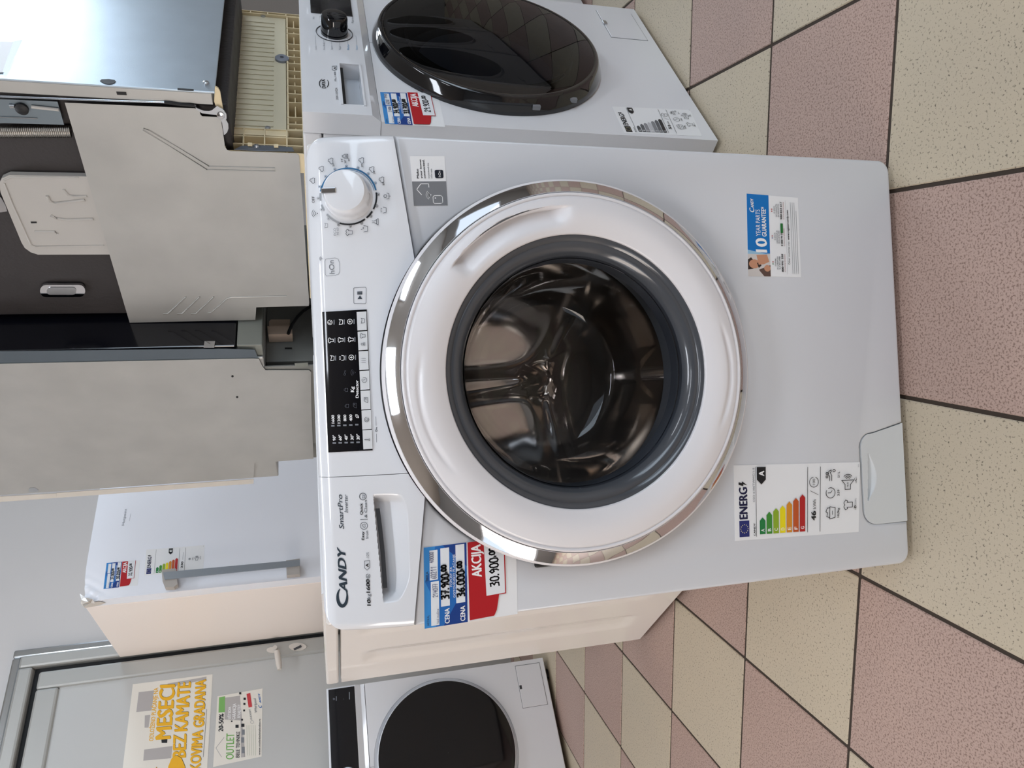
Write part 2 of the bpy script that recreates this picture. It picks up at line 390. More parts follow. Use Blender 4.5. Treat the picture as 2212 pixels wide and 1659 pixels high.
for c, k, vis in cand:
    if vis:
        o = bpy.data.objects.new('tile', tm[k]); COL.objects.link(o); o.parent = floor; o.location = c; o.rotation_euler = (0, 0, GA); nt_ += 1
    else:
        h = GS/2-.0026; bb = rest[k].bm
        bb.faces.new([bb.verts.new(c+gx*h*s1+gy*h*s2) for s1, s2 in ((-1, -1), (1, -1), (1, 1), (-1, 1))])
for k in (0, 1):
    o = rest[k].build('far_tiles', [T_PINK, T_CREAM][k], floor); props(o, kind='stuff')

# ------------------------------------------------------------------ icons (unit box, x right, y up)
def circ(cx, cy, r, a0=0, a1=360, n=12): return arc(cx, cy, r, a0, a1, n)
IC = {'shirt': [[(-.5, .3), (-.2, .5), (0, .38), (.2, .5), (.5, .3), (.38, .05), (.25, .12), (.25, -.5), (-.25, -.5), (-.25, .12), (-.38, .05), (-.5, .3)]],
 'cloud': [[(-.3, -.35), (-.5, -.1), (-.35, .12), (-.15, .2), (0, .48), (.3, .4), (.35, .12), (.5, -.05), (.42, -.35), (.1, -.3), (-.3, -.35)]],
 'basket': [[(-.5, .2), (-.38, -.5), (.38, -.5), (.5, .2)], [(-.5, .05), (-.2, .12), (.1, -.02), (.46, .05)]],
 'flask': [[(-.15, .5), (-.12, .15), (-.5, -.45), (.5, -.45), (.12, .15), (.15, .5)], [(-.28, -.2), (.28, -.2)]],
 'hand': [[(-.5, .1), (-.38, -.5), (.38, -.5), (.5, .1)], [(-.1, .5), (0, .1), (.2, .2), (.3, .0)]],
 'rinse': [[(-.5, .0), (-.38, -.5), (.38, -.5), (.5, .0)], [(-.3, .4), (-.25, .2)], [(0, .45), (0, .2)], [(.3, .4), (.25, .2)]],
 'drain': [circ(0, .25, .25), [(-.5, .0), (-.4, -.35), (.4, -.35), (.5, .0)], [(0, -.35), (0, -.6)]],
 'bottle': [[(-.15, .5), (-.15, .3), (-.35, .1), (-.35, -.5), (.35, -.5), (.35, .1), (.15, .3), (.15, .5), (-.15, .5)], [(-.2, -.1), (.2, -.1)], [(-.2, -.3), (.2, -.3)]],
 'swirl': [circ(0, 0, .45, 0, 330), circ(0, 0, .22, 90, 360)], 'iron': [[(-.5, -.4), (.5, -.4), (.5, .3), (-.1, .3), (-.4, 0), (-.5, -.4)], [(.0, -.1), (.3, -.1), (.3, .12), (.05, .12)]],
 'clock': [circ(0, 0, .48, 60, 390, 20), [(0, .28), (0, 0), (.2, -.15)]], 'lock': [[(-.35, -.5), (.35, -.5), (.35, .05), (-.35, .05), (-.35, -.5)], circ(0, .05, .25, 0, 180, 8)],
 'wifi': [circ(0, -.4, .9, 45, 135, 8), circ(0, -.4, .62, 45, 135, 8), circ(0, -.4, .34, 45, 135, 8), circ(0, -.4, .06, 0, 360, 6)],
 'key': [circ(-.25, 0, .22), [(-.03, 0), (.5, 0), (.5, -.2)], [(.3, 0), (.3, -.15)]], 'temp': [[(-.08, .5), (.08, .5), (.08, -.2), (.18, -.4), (0, -.5), (-.18, -.4), (-.08, -.2), (-.08, .5)]],
 'bars': [[(-.4, -.4), (-.4, .3)], [(0, -.4), (0, .3)], [(.4, -.4), (.4, .3)], [(-.4, .42), (-.4, .46)], [(0, .42), (0, .46)], [(.4, .42), (.4, .46)]],
 'plus': [circ(0, 0, .48, 0, 360, 16), [(-.22, 0), (.22, 0)], [(0, -.22), (0, .22)]], 'leaf': [[(-.45, -.4), (-.4, .2), (.1, .45), (.45, .4), (.35, -.1), (-.1, -.4), (-.45, -.4)], [(-.45, -.4), (.2, .2)]],
 'drops': [circ(0, .2, .25), [(-.4, -.45), (.4, -.45)], [(-.4, -.2), (.4, -.2)]],
 'tap': [[(-.5, .1), (-.1, .1), (.0, .25), (.35, .2), (.45, -.05), (.3, -.05), (.22, .06), (-.05, -.1), (-.5, -.1)], circ(-.15, .38, .1, 0, 360, 8), circ(.15, .38, .1, 0, 360, 8), circ(.38, -.32, .12, 0, 360, 8)],
 'speaker': [[(-.5, -.22), (-.15, -.22), (.15, -.5), (.15, .5), (-.15, .22), (-.5, .22), (-.5, -.22)], circ(.15, 0, .18, -50, 50, 6), circ(.15, 0, .3, -50, 50, 6), circ(.15, 0, .42, -50, 50, 6)],
 'laundry': [[(-.5, .05), (-.4, -.45), (.4, -.45), (.5, .05), (-.5, .05)], [(-.4, .05), (-.3, .35), (0, .25), (.1, .42), (.4, .3), (.42, .05)], [(-.15, -.2), (.15, -.2)]],
 'house': [[(-.5, -.05), (-.5, .1), (0, .5), (.5, .1), (.5, -.05)]], 'snow': [[(-.4, 0), (.4, 0)], [(-.2, -.35), (.2, .35)], [(.2, -.35), (-.2, .35)]]}
def px_icon(cv, name, c, s, w, mt):
    for pl in IC[name]: cv.line([(c[0]-y*s, c[1]-x*s) for x, y in pl], w, mt)
def uv_icon(cv, name, c, s, w, mt, asp):
    for pl in IC[name]: cv.line([(c[0]+x*s, c[1]-y*s/asp) for x, y in pl], w, mt, wy=asp)

# ------------------------------------------------------------------ labels shared by several appliances
BLUE1 = mat('sticker_blue', (38, 104, 178), 0.3); BLUE2 = mat('sticker_dark_blue', (28, 62, 132), 0.3); BLUE3 = mat('sticker_light_blue', (60, 138, 205), 0.3)
RED = mat('sticker_red', (176, 28, 36), 0.32); FIELD = mat('sticker_field', (226, 229, 232), 0.4)
def price_sticker(parent, fn, tl, tr, br, bl, n, p1, p2, p3, extra=('214077', '60211', '40000')):
    c4 = [fn(p)[0] for p in (tl, tr, br, bl)]
    o = quad_sheet(c4, n).build('price_sticker', PAPER, parent, world=True)
    asp = (c4[3]-c4[0]).length/(c4[1]-c4[0]).length; cv = Canvas(quad_map(c4, n))
    cv.rect(0, 0, 1, .455, BLUE1); cv.poly([(0, .2), (0, .455), (.6, .455), (.25, .33)], BLUE2); cv.poly([(.55, 0), (1, 0), (1, .12), (.8, .1)], BLUE3); cv.poly([(.7, .455), (1, .2), (1, .455)], BLUE2); cv.poly([(0, 0), (.6, 0), (.45, .06), (0, .12)], BLUE3)
    for x0, x1, y0, y1 in ((.02, .565, .07, .155), (.585, .955, .06, .145), (.24, .965, .175, .268), (.255, .985, .336, .432)): cv.rect(x0, y0, x1, y1, FIELD)
    cv.text('ARTIKAL', (.03, .05), (.16, .05), (0, -.024), INKB); cv.text('ŠIFRA', (.58, .045), (.7, .045), (0, -.026), INKB)
    for y in (.262, .428): cv.text('CENA', (.025, y), (.21, y), (0, -.05), INKW, bold=.03)
    cv.text('POPUST ZA', (.47, .296), (.72, .296), (0, -.022), INKW); cv.text('GOTOVINSKO PLAĆANJE', (.33, .328), (.87, .328), (0, -.022), INKW)
    cv.hand(extra[0], (.37, .14), (.54, .14), (.0, -.05), .006, PEN, asp); cv.hand(extra[1], (.6, .13), (.76, .13), (0, -.06), .006, PEN, asp); cv.hand(extra[2], (.8, .10), (.94, .10), (0, -.04), .006, PEN, asp)
    cv.text('Veš mašina', (.04, .15), (.22, .15), (0, -.025), PEN, shear=.2)
    cv.hand(p1, (.33, .258), (.76, .258), (0, -.078), .021, INK, asp, 6); cv.hand(p2, (.33, .425), (.78, .425), (0, -.078), .021, INK, asp, 6)
    cv.poly([(.02, .475), (1, .465), (1, .80), (.30, .80), (.10, .77), (.03, .74)], RED)
    cv.text('AKCIJA', (.55, .612), (.955, .605), (0, -.105), INKW, bold=.035)
    cv.poly([(.29, .655), (1.0, .635), (1.0, .87), (.29, .875)], RED); cv.poly([(.295, .66), (1.0, .64), (1.0, .858), (.302, .864)], FIELD)
    cv.hand(p3, (.40, .80), (.90, .79), (0, -.095), .020, INK, asp, 6)
    cv.build('printing', o); return o
ECOL = [(30, 122, 62), (62, 138, 50), (140, 170, 40), (232, 214, 20), (214, 140, 40), (190, 84, 34), (176, 34, 34)]
EGREY = [(70, 72, 76), (92, 94, 98), (140, 140, 144), (188, 188, 192), (128, 130, 134), (96, 98, 102), (34, 36, 40)]
def energy_label(parent, fn, tl, tr, br, bl, n, cls, clsrow, kwh, brand, model, kg, time_, water, colour=True, fridge=False):
    c4 = [fn(p)[0] for p in (tl, tr, br, bl)]
    o = quad_sheet(c4, n).build('energy_label', PAPER, parent, world=True)
    asp = (c4[3]-c4[0]).length/(c4[1]-c4[0]).length; cv = Canvas(quad_map(c4, n))
    NAVY = mat('eu_blue', (34, 44, 110), 0.4) if colour else INK
    cv.rect(.045, .035, .26, .112, NAVY); star = mat('star_yellow', (214, 206, 160), 0.5)
    for k in range(12):
        a = 2*PI*k/12; cv.circle((.152+.055*math.cos(a), .0735+.055*math.sin(a)/asp), .007, .007/asp, star, 6)
    cv.text('ENERG', (.285, .098), (.70, .098), (0, -.062), mat('label_navy', (20, 22, 62), 0.4) if colour else INK, bold=.035)
    cv.poly([(.74, .035), (.72, .07), (.745, .07), (.73, .1), (.785, .06), (.76, .06), (.775, .035)], INK)
    if brand: cv.text(brand, (.05, .158), (.22, .158), (0, -.014), INK, bold=.02)
    if model: cv.text(model, (.5, .156), (.96, .156), (0, -.014), INKG)
    cv.line([(.04, .166), (.97, .166)], .006, INK, wy=asp)
    ends = (.29, .36, .405, .435, .485, .53, .575); cols = ECOL if colour else EGREY
    for k in range(7):
        y0 = .192+.0525*k; y1 = y0+.044; mt = mat('arrow_%s_%d' % ('colour' if colour else 'grey', k), cols[k], .45)
        cv.poly([(.065, y0), (ends[k]-.045, y0), (ends[k], (y0+y1)/2), (ends[k]-.045, y1), (.065, y1)], mt)
        cv.text('ABCDEFG'[k], (.10, y1-.009), (.135, y1-.009), (0, -.026), INKW, bold=.02)
    y = .165+.0525*clsrow+.008
    cv.poly([(.97, y), (.80, y), (.735, y+.034), (.80, y+.068), (.97, y+.068)], INK); cv.text(cls, (.85, y+.055), (.915, y+.055), (0, -.04), INKW, bold=.04)
    for yy_ in (.57, .672): cv.line([(.05, yy_), (.95, yy_)], .007, INK, wy=asp)
    if fridge:
        cv.text(kwh, (.18, .645), (.42, .645), (0, -.036), INK, bold=.02); cv.text('kWh/annum', (.5, .64), (.78, .64), (0, -.014), INKG)
        uv_icon(cv, 'snow', (.5, .75), .10, .014, INKG, asp); uv_icon(cv, 'speaker', (.5, .875), .16, .012, INKG, asp); cv.text('ABCD', (.45, .945), (.58, .945), (0, -.012), INK); cv.text('228 L', (.44, .812), (.56, .812), (0, -.014), INK, bold=.02)
    else:
        cv.text(kwh, (.21, .637), (.335, .637), (0, -.038), INK, bold=.035); cv.text('kWh', (.37, .637), (.50, .637), (0, -.024), INK)
        cv.line([(.56, .655), (.62, .592)], .006, INK, wy=asp)
        cv.line([(x, .62+(yy_-.0)/asp) for x, yy_ in circ(.74, 0, .07, 20, 350, 22)], .008, INK, wy=asp); cv.text('100', (.70, .628), (.785, .628), (0, -.018), INK)
        for nm, x, s in (('laundry', .30, .17), ('clock', .58, .15), ('tap', .83, .16)): uv_icon(cv, nm, (x, .755), s, .009, INK, asp)
        cv.text(kg, (.23, .828), (.36, .828), (0, -.018), INK, bold=.02); cv.text(time_, (.535, .828), (.62, .828), (0, -.018), INK, bold=.02); cv.text(water, (.79, .828), (.875, .828), (0, -.018), INK, bold=.02)
        uv_icon(cv, 'shirt', (.40, .90), .14, .009, INK, asp); uv_icon(cv, 'speaker', (.72, .895), .20, .009, INK, asp)
        cv.text('78dB', (.645, .90), (.72, .90), (0, -.012), INK, bold=.01)
        cv.text('A', (.325, .968), (.345, .968), (0, -.012), INK); cv.text('B', (.35, .968), (.385, .968), (0, -.02), INK, bold=.03); cv.text('CDEFG', (.39, .968), (.485, .968), (0, -.012), INKG)
        cv.text('AB', (.70, .968), (.735, .968), (0, -.012), INK); cv.text('C', (.74, .968), (.775, .968), (0, -.02), INK, bold=.03); cv.text('D', (.78, .968), (.795, .968), (0, -.012), INKG)
    cv.text('2019/2014', (.93, .985), (.975, .985), (0, -.01), INKG)
    cv.build('printing', o); return o

# ------------------------------------------------------------------ the display machine in the middle
W2, HT = 0.2985, 0.848
DC = (0.001, 0.528)                                   # centre of the door
def seam(x): return 0.7440-(0.3-abs(x))*0.127
def sstep(a, b, x):
    if a == b: return 1.0 if x >= b else 0.0
    t = max(0.0, min(1.0, (x-a)/(b-a))); return t*t*(3-2*t)
def fascia_y(z):
    t = (min(z, .832)-.735)/.1; y = -.008+.006*t+.014*t*t
    if z > .832: d = min(z-.832, .0163); y += .33*d+.0165-math.sqrt(.0165**2-d*d)
    return y
def side_round(x, r=.012):
    d = W2-abs(x)
    return 0.0 if d > r else r-math.sqrt(max(0, r*r-(r-d)**2))
def fascia_fn(p):
    q = hit_plane(p, V((0, 0, 0)), V((0, 1, 0)))
    for _ in range(6): q = hit_plane(p, V((0, fascia_y(q.z), 0)), V((0, 1, 0)))
    s = (fascia_y(q.z+.001)-fascia_y(q.z-.001))/.002
    return q, V((0, -1, s)).normalized()
front_fn = plane_fn(V((0, 0, 0)), (0, -1, 0))
cm = thing('washing_machine', 'white front-loader with chrome-ringed door, black display strip and red 30.900 price sticker', 'washing machine', (0, 0, 0))
MB().box(-.293, .293, .03, .52, .012, .815, .006).build('body', ENAMEL2, cm)
cm_body = cm.children[0]
# the cabinet is open at the front: cut the front face away
bmx = bmesh.new(); bmx.from_mesh(cm_body.data)
bmesh.ops.delete(bmx, geom=[f for f in bmx.faces if f.normal.y < -.9], context='FACES'); bmx.to_mesh(cm_body.data); bmx.free()
MB().box(-.2965, .2965, .035, .53, .816, .846, .004).build('worktop', ENAMEL2, cm)
for x in (-.24, .24):
    for y in (.07, .47): MB().lathe([(.0, .0), (.022, .0), (.022, .012), (.012, .016), (.012, .03)], (x, y), 16, 'z').build('foot', BLACK, cm, smooth=40)
# lower front panel
R0 = .2445
def cxs(sgn):                                           # where the seam meets the door circle
    lo, hi = 0.05, 0.24
    for _ in range(60):
        md = (lo+hi)/2; zc = DC[1]+math.sqrt(max(0, R0*R0-(sgn*md-DC[0])**2))
        if zc > seam(sgn*md): lo = md
        else: hi = md
    return sgn*lo
xl, xr = cxs(-1), cxs(1); zl_, zr_ = seam(xl)-.0012, seam(xr)-.0012
aR = math.degrees(math.atan2(zr_-DC[1], xr-DC[0])); aL = math.degrees(math.atan2(zl_-DC[1], xl-DC[0]))
flap = [(-.0914, .012), (-.1035, .064)]+arc(-.1245, .0685, .0205, 10, 85, 5)+arc(-.2155, .0675, .0205, 92, 180, 6)+[(-.2375, .012)]
outline = [(xl, zl_), (-W2, seam(W2)-.0012), (-W2, .03)]+arc(-W2+.018, .03, .018, 180, 270, 5)[1:]+list(reversed([(p[0], p[1]) for p in flap]))
outline += arc(W2-.018, .03, .018, 270, 360, 5)+[(W2, seam(W2)-.0012), (xr, zr_)]+arc(DC[0], DC[1], R0, aR, aR-(360-(aL-aR)), 80)[1:-1]
fp = MB().prism(outline, 'y', 0.0, 0.045, bev=.0045, seg=3, front_only=True).build('front_panel', mat('front_enamel', (210, 212, 216), 0.30, coat=0.2, noise=0.012, nscale=5), cm, smooth=40)
# service flap with its finger recess
qa, qb, qc = (front_fn(p)[0] for p in ((1876, 1081), (1876, 980), (1894, 1030)))
def flap_f(u, v):
    x = -.2367+u*(.2367-.0920); zt = .0870
    if x > -.1235: zt = .0665+math.sqrt(max(0, .0205**2-min(.0205, x+.1235)**2)) if x < -.1045 else .0665*(1-((x+.1045)/.0125))+.012*((x+.1045)/.0125)
    if x < -.2160: zt = .0665+math.sqrt(max(0, .0205**2-min(.0205, -.2160-x)**2))
    z = .0125+v*(max(zt, .0135)-.0125); y = 0.0006
    s = (x-qa.x)/(qb.x-qa.x)
    if 0 < s < 1:
        top = qa.z+(qb.z-qa.z)*s; low = top-(top-qc.z)*math.sin(PI*s)
        if low < z < top: y += .011*((z-low)/(top-low+1e-6))
    return V((x, y, z))
MB().grid(120, 90, flap_f, back=lambda c: V((c.x, .03, c.z))).build('service_flap', mat('flap_plastic', (207, 210, 211), .3, coat=.1), cm, smooth=50)
# control fascia and detergent drawer front
def zb(x):
    z = seam(x)+.0012; d = R0*R0-(x-DC[0])**2
    return max(z, DC[1]+math.sqrt(d)) if d > 0 else z
def zt(x):
    d = W2-abs(x); rc = .030
    return HT-(rc-math.sqrt(max(0, rc*rc-(rc-d)**2)) if d < rc else 0)
def scoop(x, z):
    s = (x+.266)/.1305
    if not 0 < s < 1: return 0.0
    zu = .7790+.0068*s; zlw = .7468+.016*max(0, 1-s/.3)**2+.0075*max(0, (s-.78)/.22)**2
    if not zlw < z < zu: return 0.0
    e = sstep(0, .08, s)*sstep(0, .10, 1-s); t = (z-zlw)/(zu-zlw)
    return .026*e*(t**.8)*min(1, (zu-z)/.0012)
def fas(x0, x1, dent):
    def f(u, v):
        x = x0+(x1-x0)*u; a, c = zb(x), zt(x); z = a+(c-a)*v
        return V((x, fascia_y(z)+side_round(x)+(scoop(x, z) if dent else 0), z))
    return f
bk = lambda c: V((c.x, .036, c.z))
MB().grid(220, 130, fas(-W2, -.1135, True), bk).build('detergent_drawer', WHITE, cm, smooth=50)
cm_drawer = [c for c in cm.children if c.name.startswith('detergent')][0]
cm_fascia = MB().grid(260, 60, fas(-.1128, W2, False), bk).build('control_fascia', WHITE, cm, smooth=60)
def slot_f(u, v):
    s = .13+u*.73; x = -.266+s*.1305; zu = .7790+.0068*s; bow = .0030*math.sin(PI*u)
    return V((x, fascia_y(zu)+.0035, zu-.0012-bow*.35-v*(.0050)))
MB().grid(40, 2, slot_f, lambda c: V((c.x, c.y+.004, c.z))).build('handle_slot', DARKGREY, cm_drawer)
# door
BR = MB().lathe([(.2442, .04), (.2442, -.004), (.2425, -.010), (.236, -.014), (.234, .02)], DC, 128).build('door_rim', BLACK, cm, smooth=60)
def dent(r, a):
    d = math.degrees(a) % 360; y = 0.0
    if d > 300: d -= 360
    if 1 < d < 53 and .174 < r < .2085:
        e = sstep(1, 9, d)*sstep(1, 7, 53-d); ro = .2080-.0035*abs(d-27)/26
        if r < ro: y += .013*e*sstep(.176, .200, r)*min(1, (ro-r)/.0016)
    for c0, hw in ((103, 24), (266, 22)):
        dd = abs(((math.degrees(a)-c0+180) % 360)-180)
        if dd < hw: y += .0028*math.exp(-((r-.205+.006*(dd/hw)**2)/.0035)**2)*sstep(0, .5, 1-dd/hw)
    return y
prof = [(.2230, -.030), (.2228, -.0395), (.2215, -.0412), (.2195, -.0416), (.2180, -.0400), (.2170, -.0405), (.2155, -.0425)]
k = 44
for i in range(1, k+1):
    r = .2155-(.2155-.1715)*i/k; t = (r-.1715)/(.2155-.1715); prof.append((r, -.0425-.0050*math.sin(PI*min(1, t*1.0))*1.0+(.0015*(1-t))))
prof += [(.1705, -.0395), (.1702, -.030)]
door = MB().lathe(prof, DC, 300, disp=dent).build('door', DOORW, cm, smooth=70)
MB().lathe([(.2415, -.010), (.2436, -.016), (.2440, -.0225), (.2428, -.0265), (.2405, -.0280), (.2398, -.0275)], DC, 160).build('outer_lip', DOORW, door, smooth=50)
MB().lathe([(.2404, -.0262), (.2401, -.0282), (.2360, -.0312), (.2320, -.0340), (.2280, -.0366), (.2243, -.0388), (.2236, -.0380)], DC, 220).build('chrome_ring', CHROME, door, smooth=35)
MB().lathe([(.1706, -.0375), (.1690, -.0385), (.1665, -.0378), (.1640, -.0350), (.1632, -.0342), (.1600, -.0350), (.1550, -.0330), (.1490, -.0260), (.1440, -.0140), (.1420, .0)], DC, 160).build('bezel', BEZEL, door, smooth=40)
MB().lathe([(.1500, -.0268), (.1420, -.012), (.1360, .020), (.1300, .055), (.1220, .088), (.1120, .108), (.0980, .118), (.0800, .122), (.0500, .125), (.0200, .1262), (.0005, .1265)], DC, 128).build('glass_bowl', GLASS, door, smooth=180)
MB().lathe([(.1445, -.018), (.1480, .005), (.1490, .012)], DC, 96).build('glass_collar', CHROME, door, smooth=60)
MB().box(DC[0]-.245, DC[0]-.225, -.006, .0, .47, .59, .003).build('hinge', BLACK, door)
hz = arc(0, 0, .2078, 6, 48, 24)
h2 = MB(); h2.tube([V((DC[0]+x, -.0432, DC[1]+z)) for x, z in [(r_*.2068/.2078, q_*.2068/.2078) for r_, q_ in hz]], .0009, 6)
h2.build('handle_edge', RUBBER, door, smooth=60)
# drum, gasket
DR = (0.0, .490)
MB().lathe([(.1520, -.004), (.1560, .02), (.1640, .045), (.1620, .06), (.1700, .075), (.1900, .080), (.2440, .050), (.2440, .02)], DC, 96).build('gasket', RUBBER, cm, smooth=40)
def star(r, a):
    y = 0.0
    for c0 in (94, -30, 193):
        d = a-math.radians(c0); al = r*math.cos(d); ac = r*math.sin(d)
        if al > -.02: y -= .014*math.exp(-(ac/(.018+.05*max(0, al)))**2)*(1-.4*min(1, r/.22))
    y -= .010*math.exp(-(r/.035)**2); return y
drum = MB().lathe([(.165, .088), (.19, .09), (.228, .098), (.235, .12), (.235, .255), (.228, .268)], DR, 120).build('drum', STEEL, cm, smooth=40)
MB().lathe([(.228*i/30+.0005, .268) for i in range(30, -1, -1)], DR, 180, disp=star).build('drum_back', STEEL, drum, smooth=180)
for c0 in (150, 270, 30):
    pts = []
    b = MB()
    def pad(u, v, c0=c0):
        a = math.radians(c0+(u-.5)*26); r = .2345-.055*math.sin(PI*u)**.7; return V((DR[0]+r*math.cos(a), .125+.13*v, DR[1]+r*math.sin(a)))
    b.grid(12, 6, pad).build('paddle', STEEL, drum, smooth=60)
# knob
kc, kn = fascia_fn((752.4, 423.7)); tilt = math.asin(kn.z)
def tilted(b, pos, t): bmesh.ops.transform(b.bm, matrix=Matrix.Translation(pos) @ Matrix.Rotation(-t, 4, 'X'), verts=b.bm.verts[:]); return b
kb = MB().lathe([(.0290, .004), (.0290, -.001), (.0282, -.004), (.0272, -.010), (.0262, -.018), (.0252, -.0225), (.0235, -.0248), (.0180, -.0256), (.009, -.0258), (.0003, -.0258)], (0, 0), 96)
knob = tilted(kb, kc, tilt).build('program_dial', WHITE, cm, smooth=40)
tilted(MB().box(-.0034, .0034, -.0272, -.020, .0085, .0262, .0012), kc, tilt).build('pointer', CHROME, knob)
# display and keys
DSP = mat('display_black', (10, 11, 17), 0.08, coat=0.5)
c2 = lambda x, y: (660+x/4.367, 620+y/4.367)
def disp_f(u, v):
    tl, tr, br, bl = c2(218, 1560), c2(160, 236), c2(578, 212), c2(634, 1540)
    p = [(tl[i]*(1-u)+tr[i]*u)*(1-v)+(bl[i]*(1-u)+br[i]*u)*v for i in (0, 1)]; q, n = fascia_fn(p); return q+n*.0009
disp_o = MB().grid(40, 14, disp_f, lambda c: V((c.x, c.y+.002, c.z))).build('display_panel', DSP, cm, world=True, smooth=60)
KEYM = mat('key_grey', (214, 216, 218), .35)
for k in range(7):
    f = k/6; A = [(485+55*f, 238+1112*f), (575+53*f, 232+1113*f), (580+54*f, 405+1120*f), (493+55*f, 412+1118*f)]
    px_plate(fascia_fn, [c2(*p) for p in A], .0014, .0009).build('key', KEYM, disp_o, world=True)
cv = Canvas(fascia_fn, .0012)
for k, t in enumerate(('90°', '60°', '40°', '30°', '20°')):
    x = 288+56*k; cv.text(t, c2(x, 1448-k*2), c2(x-2, 1398-k*3), (-6.3, 0), INKW, bold=.03); y = 1472-k*2; cv.poly([c2(x-30, y-8), c2(x+2, y-8), c2(x+2, y+7), c2(x-30, y+7)], INKG)
for k, (t, y0, y1) in enumerate((('1600', 1285, 1208), ('1200', 1285, 1205), ('800', 1265, 1205), ('400', 1265, 1203))):
    x = 276+56*k; cv.text(t, c2(x, y0), c2(x-2, y1), (-6.0, 0), INKW, bold=.03)
for k in range(5): x = 276+56*k; y = 1310-k*3; cv.poly([c2(x-30, y-8), c2(x+2, y-8), c2(x+2, y+7), c2(x-30, y+7)], INKG)
px_icon(cv, 'leaf', c2(490, 1218), 8, .9, INKW)
cv.text('Kg', c2(460, 990), c2(458, 940), (-7, 0), INKW, bold=.03); cv.text('Detector', c2(503, 1045), c2(500, 880), (-6.2, 0), INKW, bold=.03)
for (nm, x, y) in (('swirl', 235, 335), ('basket', 330, 332), ('plus', 422, 328), ('shirt', 243, 505), ('shirt', 335, 500), ('shirt', 430, 497), ('basket', 250, 672), ('rinse', 345, 670), ('plus', 436, 665)):
    px_icon(cv, nm, c2(x, y), 11, 1.2, INKW)
    if nm != 'x': cv.poly([c2(x+34, y-24), c2(x+44, y-24), c2(x+44, y+22), c2(x+34, y+22)], INKG)
FAINT = mat('faint_ink', (74, 76, 84), .5)
for nm, x, y in (('wifi', 455, 808), ('key', 375, 812), ('lock', 382, 970), ('lock', 390, 1122), ('iron', 468, 1118)): px_icon(cv, nm, c2(x, y), 10, .8, FAINT)
cv.build('display_printing', disp_o)
cv = Canvas(fascia_fn, .0026)
for k, (nm, x, y) in enumerate((('basket', 535, 320), ('shirt', 542, 462), ('bars', 550, 692), ('clock', 558, 878), ('iron', 570, 1066), ('swirl', 580, 1250), ('temp', 586, 1438))): px_icon(cv, nm, c2(x, y), 11, .8, INKB)
px_icon(cv, 'drops', c2(545, 540), 9, .8, INKB)
cv.build('key_symbols', disp_o)
# fascia printing
cv = Canvas(fascia_fn, .0006)
c3 = lambda x, y: (680+x/4.147, 980+y/4.147)
LOGO = mat('logo_anthracite', (46, 58, 68), .3)
def crescent(cv, c, rx, ry, th, a0, a1, mt, n=28):
    P = []
    for i in range(n+1):
        f = i/n; a = math.radians(a0+(a1-a0)*f); w = th*(.25+.75*math.sin(PI*min(1, f*1.02))**.8)
        P += [(c[0]+rx*math.cos(a), c[1]+ry*math.sin(a)), (c[0]+(rx-w)*math.cos(a), c[1]+(ry-w)*math.sin(a))]
    cv.add(P, [(2*i, 2*i+1, 2*i+3, 2*i+2) for i in range(n)], mt)
# C: opens to the right (image up)
crescent(cv, c3(247, 1290), 13.0, 21.5, 7.5, 248, -48, LOGO)
cv.text('ANDY', c3(294, 1238), c3(272, 838), (-17.5, 0), LOGO, bold=.035, shear=.22)
cv.build('brand_lettering', cm_drawer); cv = Canvas(fascia_fn, .0006)
cv.text('SmartPro', c3(262, 672), c3(245, 366), (-10.5, 0), INKB, bold=.008, shear=.15); cv.text('Inverter', c3(299, 526), c3(294, 365), (-8, 0), INKB, shear=.15)
cv.text('Easy', c3(444, 772), c3(441, 696), (-5.8, 0), INK, bold=.02); cv.text('Iron', c3(481, 758), c3(478, 690), (-5.8, 0), INKB)
cv.arcs(c3(441, 645), 7.2, 8.2, 0, 360, INKB); px_icon(cv, 'cloud', c3(441, 645), 8, .8, INKB); cv.line([c3(410, 590), c3(474, 586)], .9, INKB)
cv.text('Quick', c3(431, 546), c3(428, 442), (-6, 0), INK, bold=.02); cv.text('& Clean', c3(471, 572), c3(467, 416), (-6, 0), INKB)
cv.arcs(c3(431, 382), 6.6, 7.8, 0, 360, INKB); px_icon(cv, 'basket', c3(433, 382), 7, .8, INKB)
cv.text('10', c3(503, 1358), c3(501, 1304), (-8, 0), INK, bold=.03); cv.text('kg', c3(500, 1298), c3(498, 1255), (-7.6, 0), INKB)
cv.text('1600', c3(497, 1242), c3(492, 1124), (-8.2, 0), INK, bold=.03); px_icon(cv, 'swirl', c3(478, 1094), 10, .9, INKB)
cv.line([c3(446, 1020), c3(446, 960), c3(494, 956), c3(494, 1016), c3(470, 1042)], .9, INKB, closed=True); cv.text('A', c3(484, 1014), c3(483, 982), (-6.5, 0), INK, bold=.03); cv.text('-10%', c3(488, 944), c3(485, 880), (-5.8, 0), INKG)
cv.build('drawer_lettering', cm_drawer); cv = Canvas(fascia_fn, .0006)
c1 = lambda x, y: (650+x/4.61, 280+y/4.61)
cv.line([c1(250, 1290), c1(340, 1278), c1(372, 1290), c1(386, 1330), c1(388, 1410), c1(375, 1440), c1(340, 1452), c1(255, 1458), c1(244, 1440), c1(240, 1310)], .7, INKG, closed=True)
cv.text('hOn', c1(338, 1436), c1(328, 1302), (-11.5, 0), INKG); px_icon(cv, 'wifi', c1(205, 1285), 7, .7, INKG)
cv.build('app_symbol', cm_fascia); cv = Canvas(fascia_fn, .0006)
cv.line([c2(462, 8), c2(564, 2), c2(572, 12), c2(570, 150), c2(560, 158), c2(462, 156), c2(455, 148), c2(454, 14)], .8, INKB, closed=True)
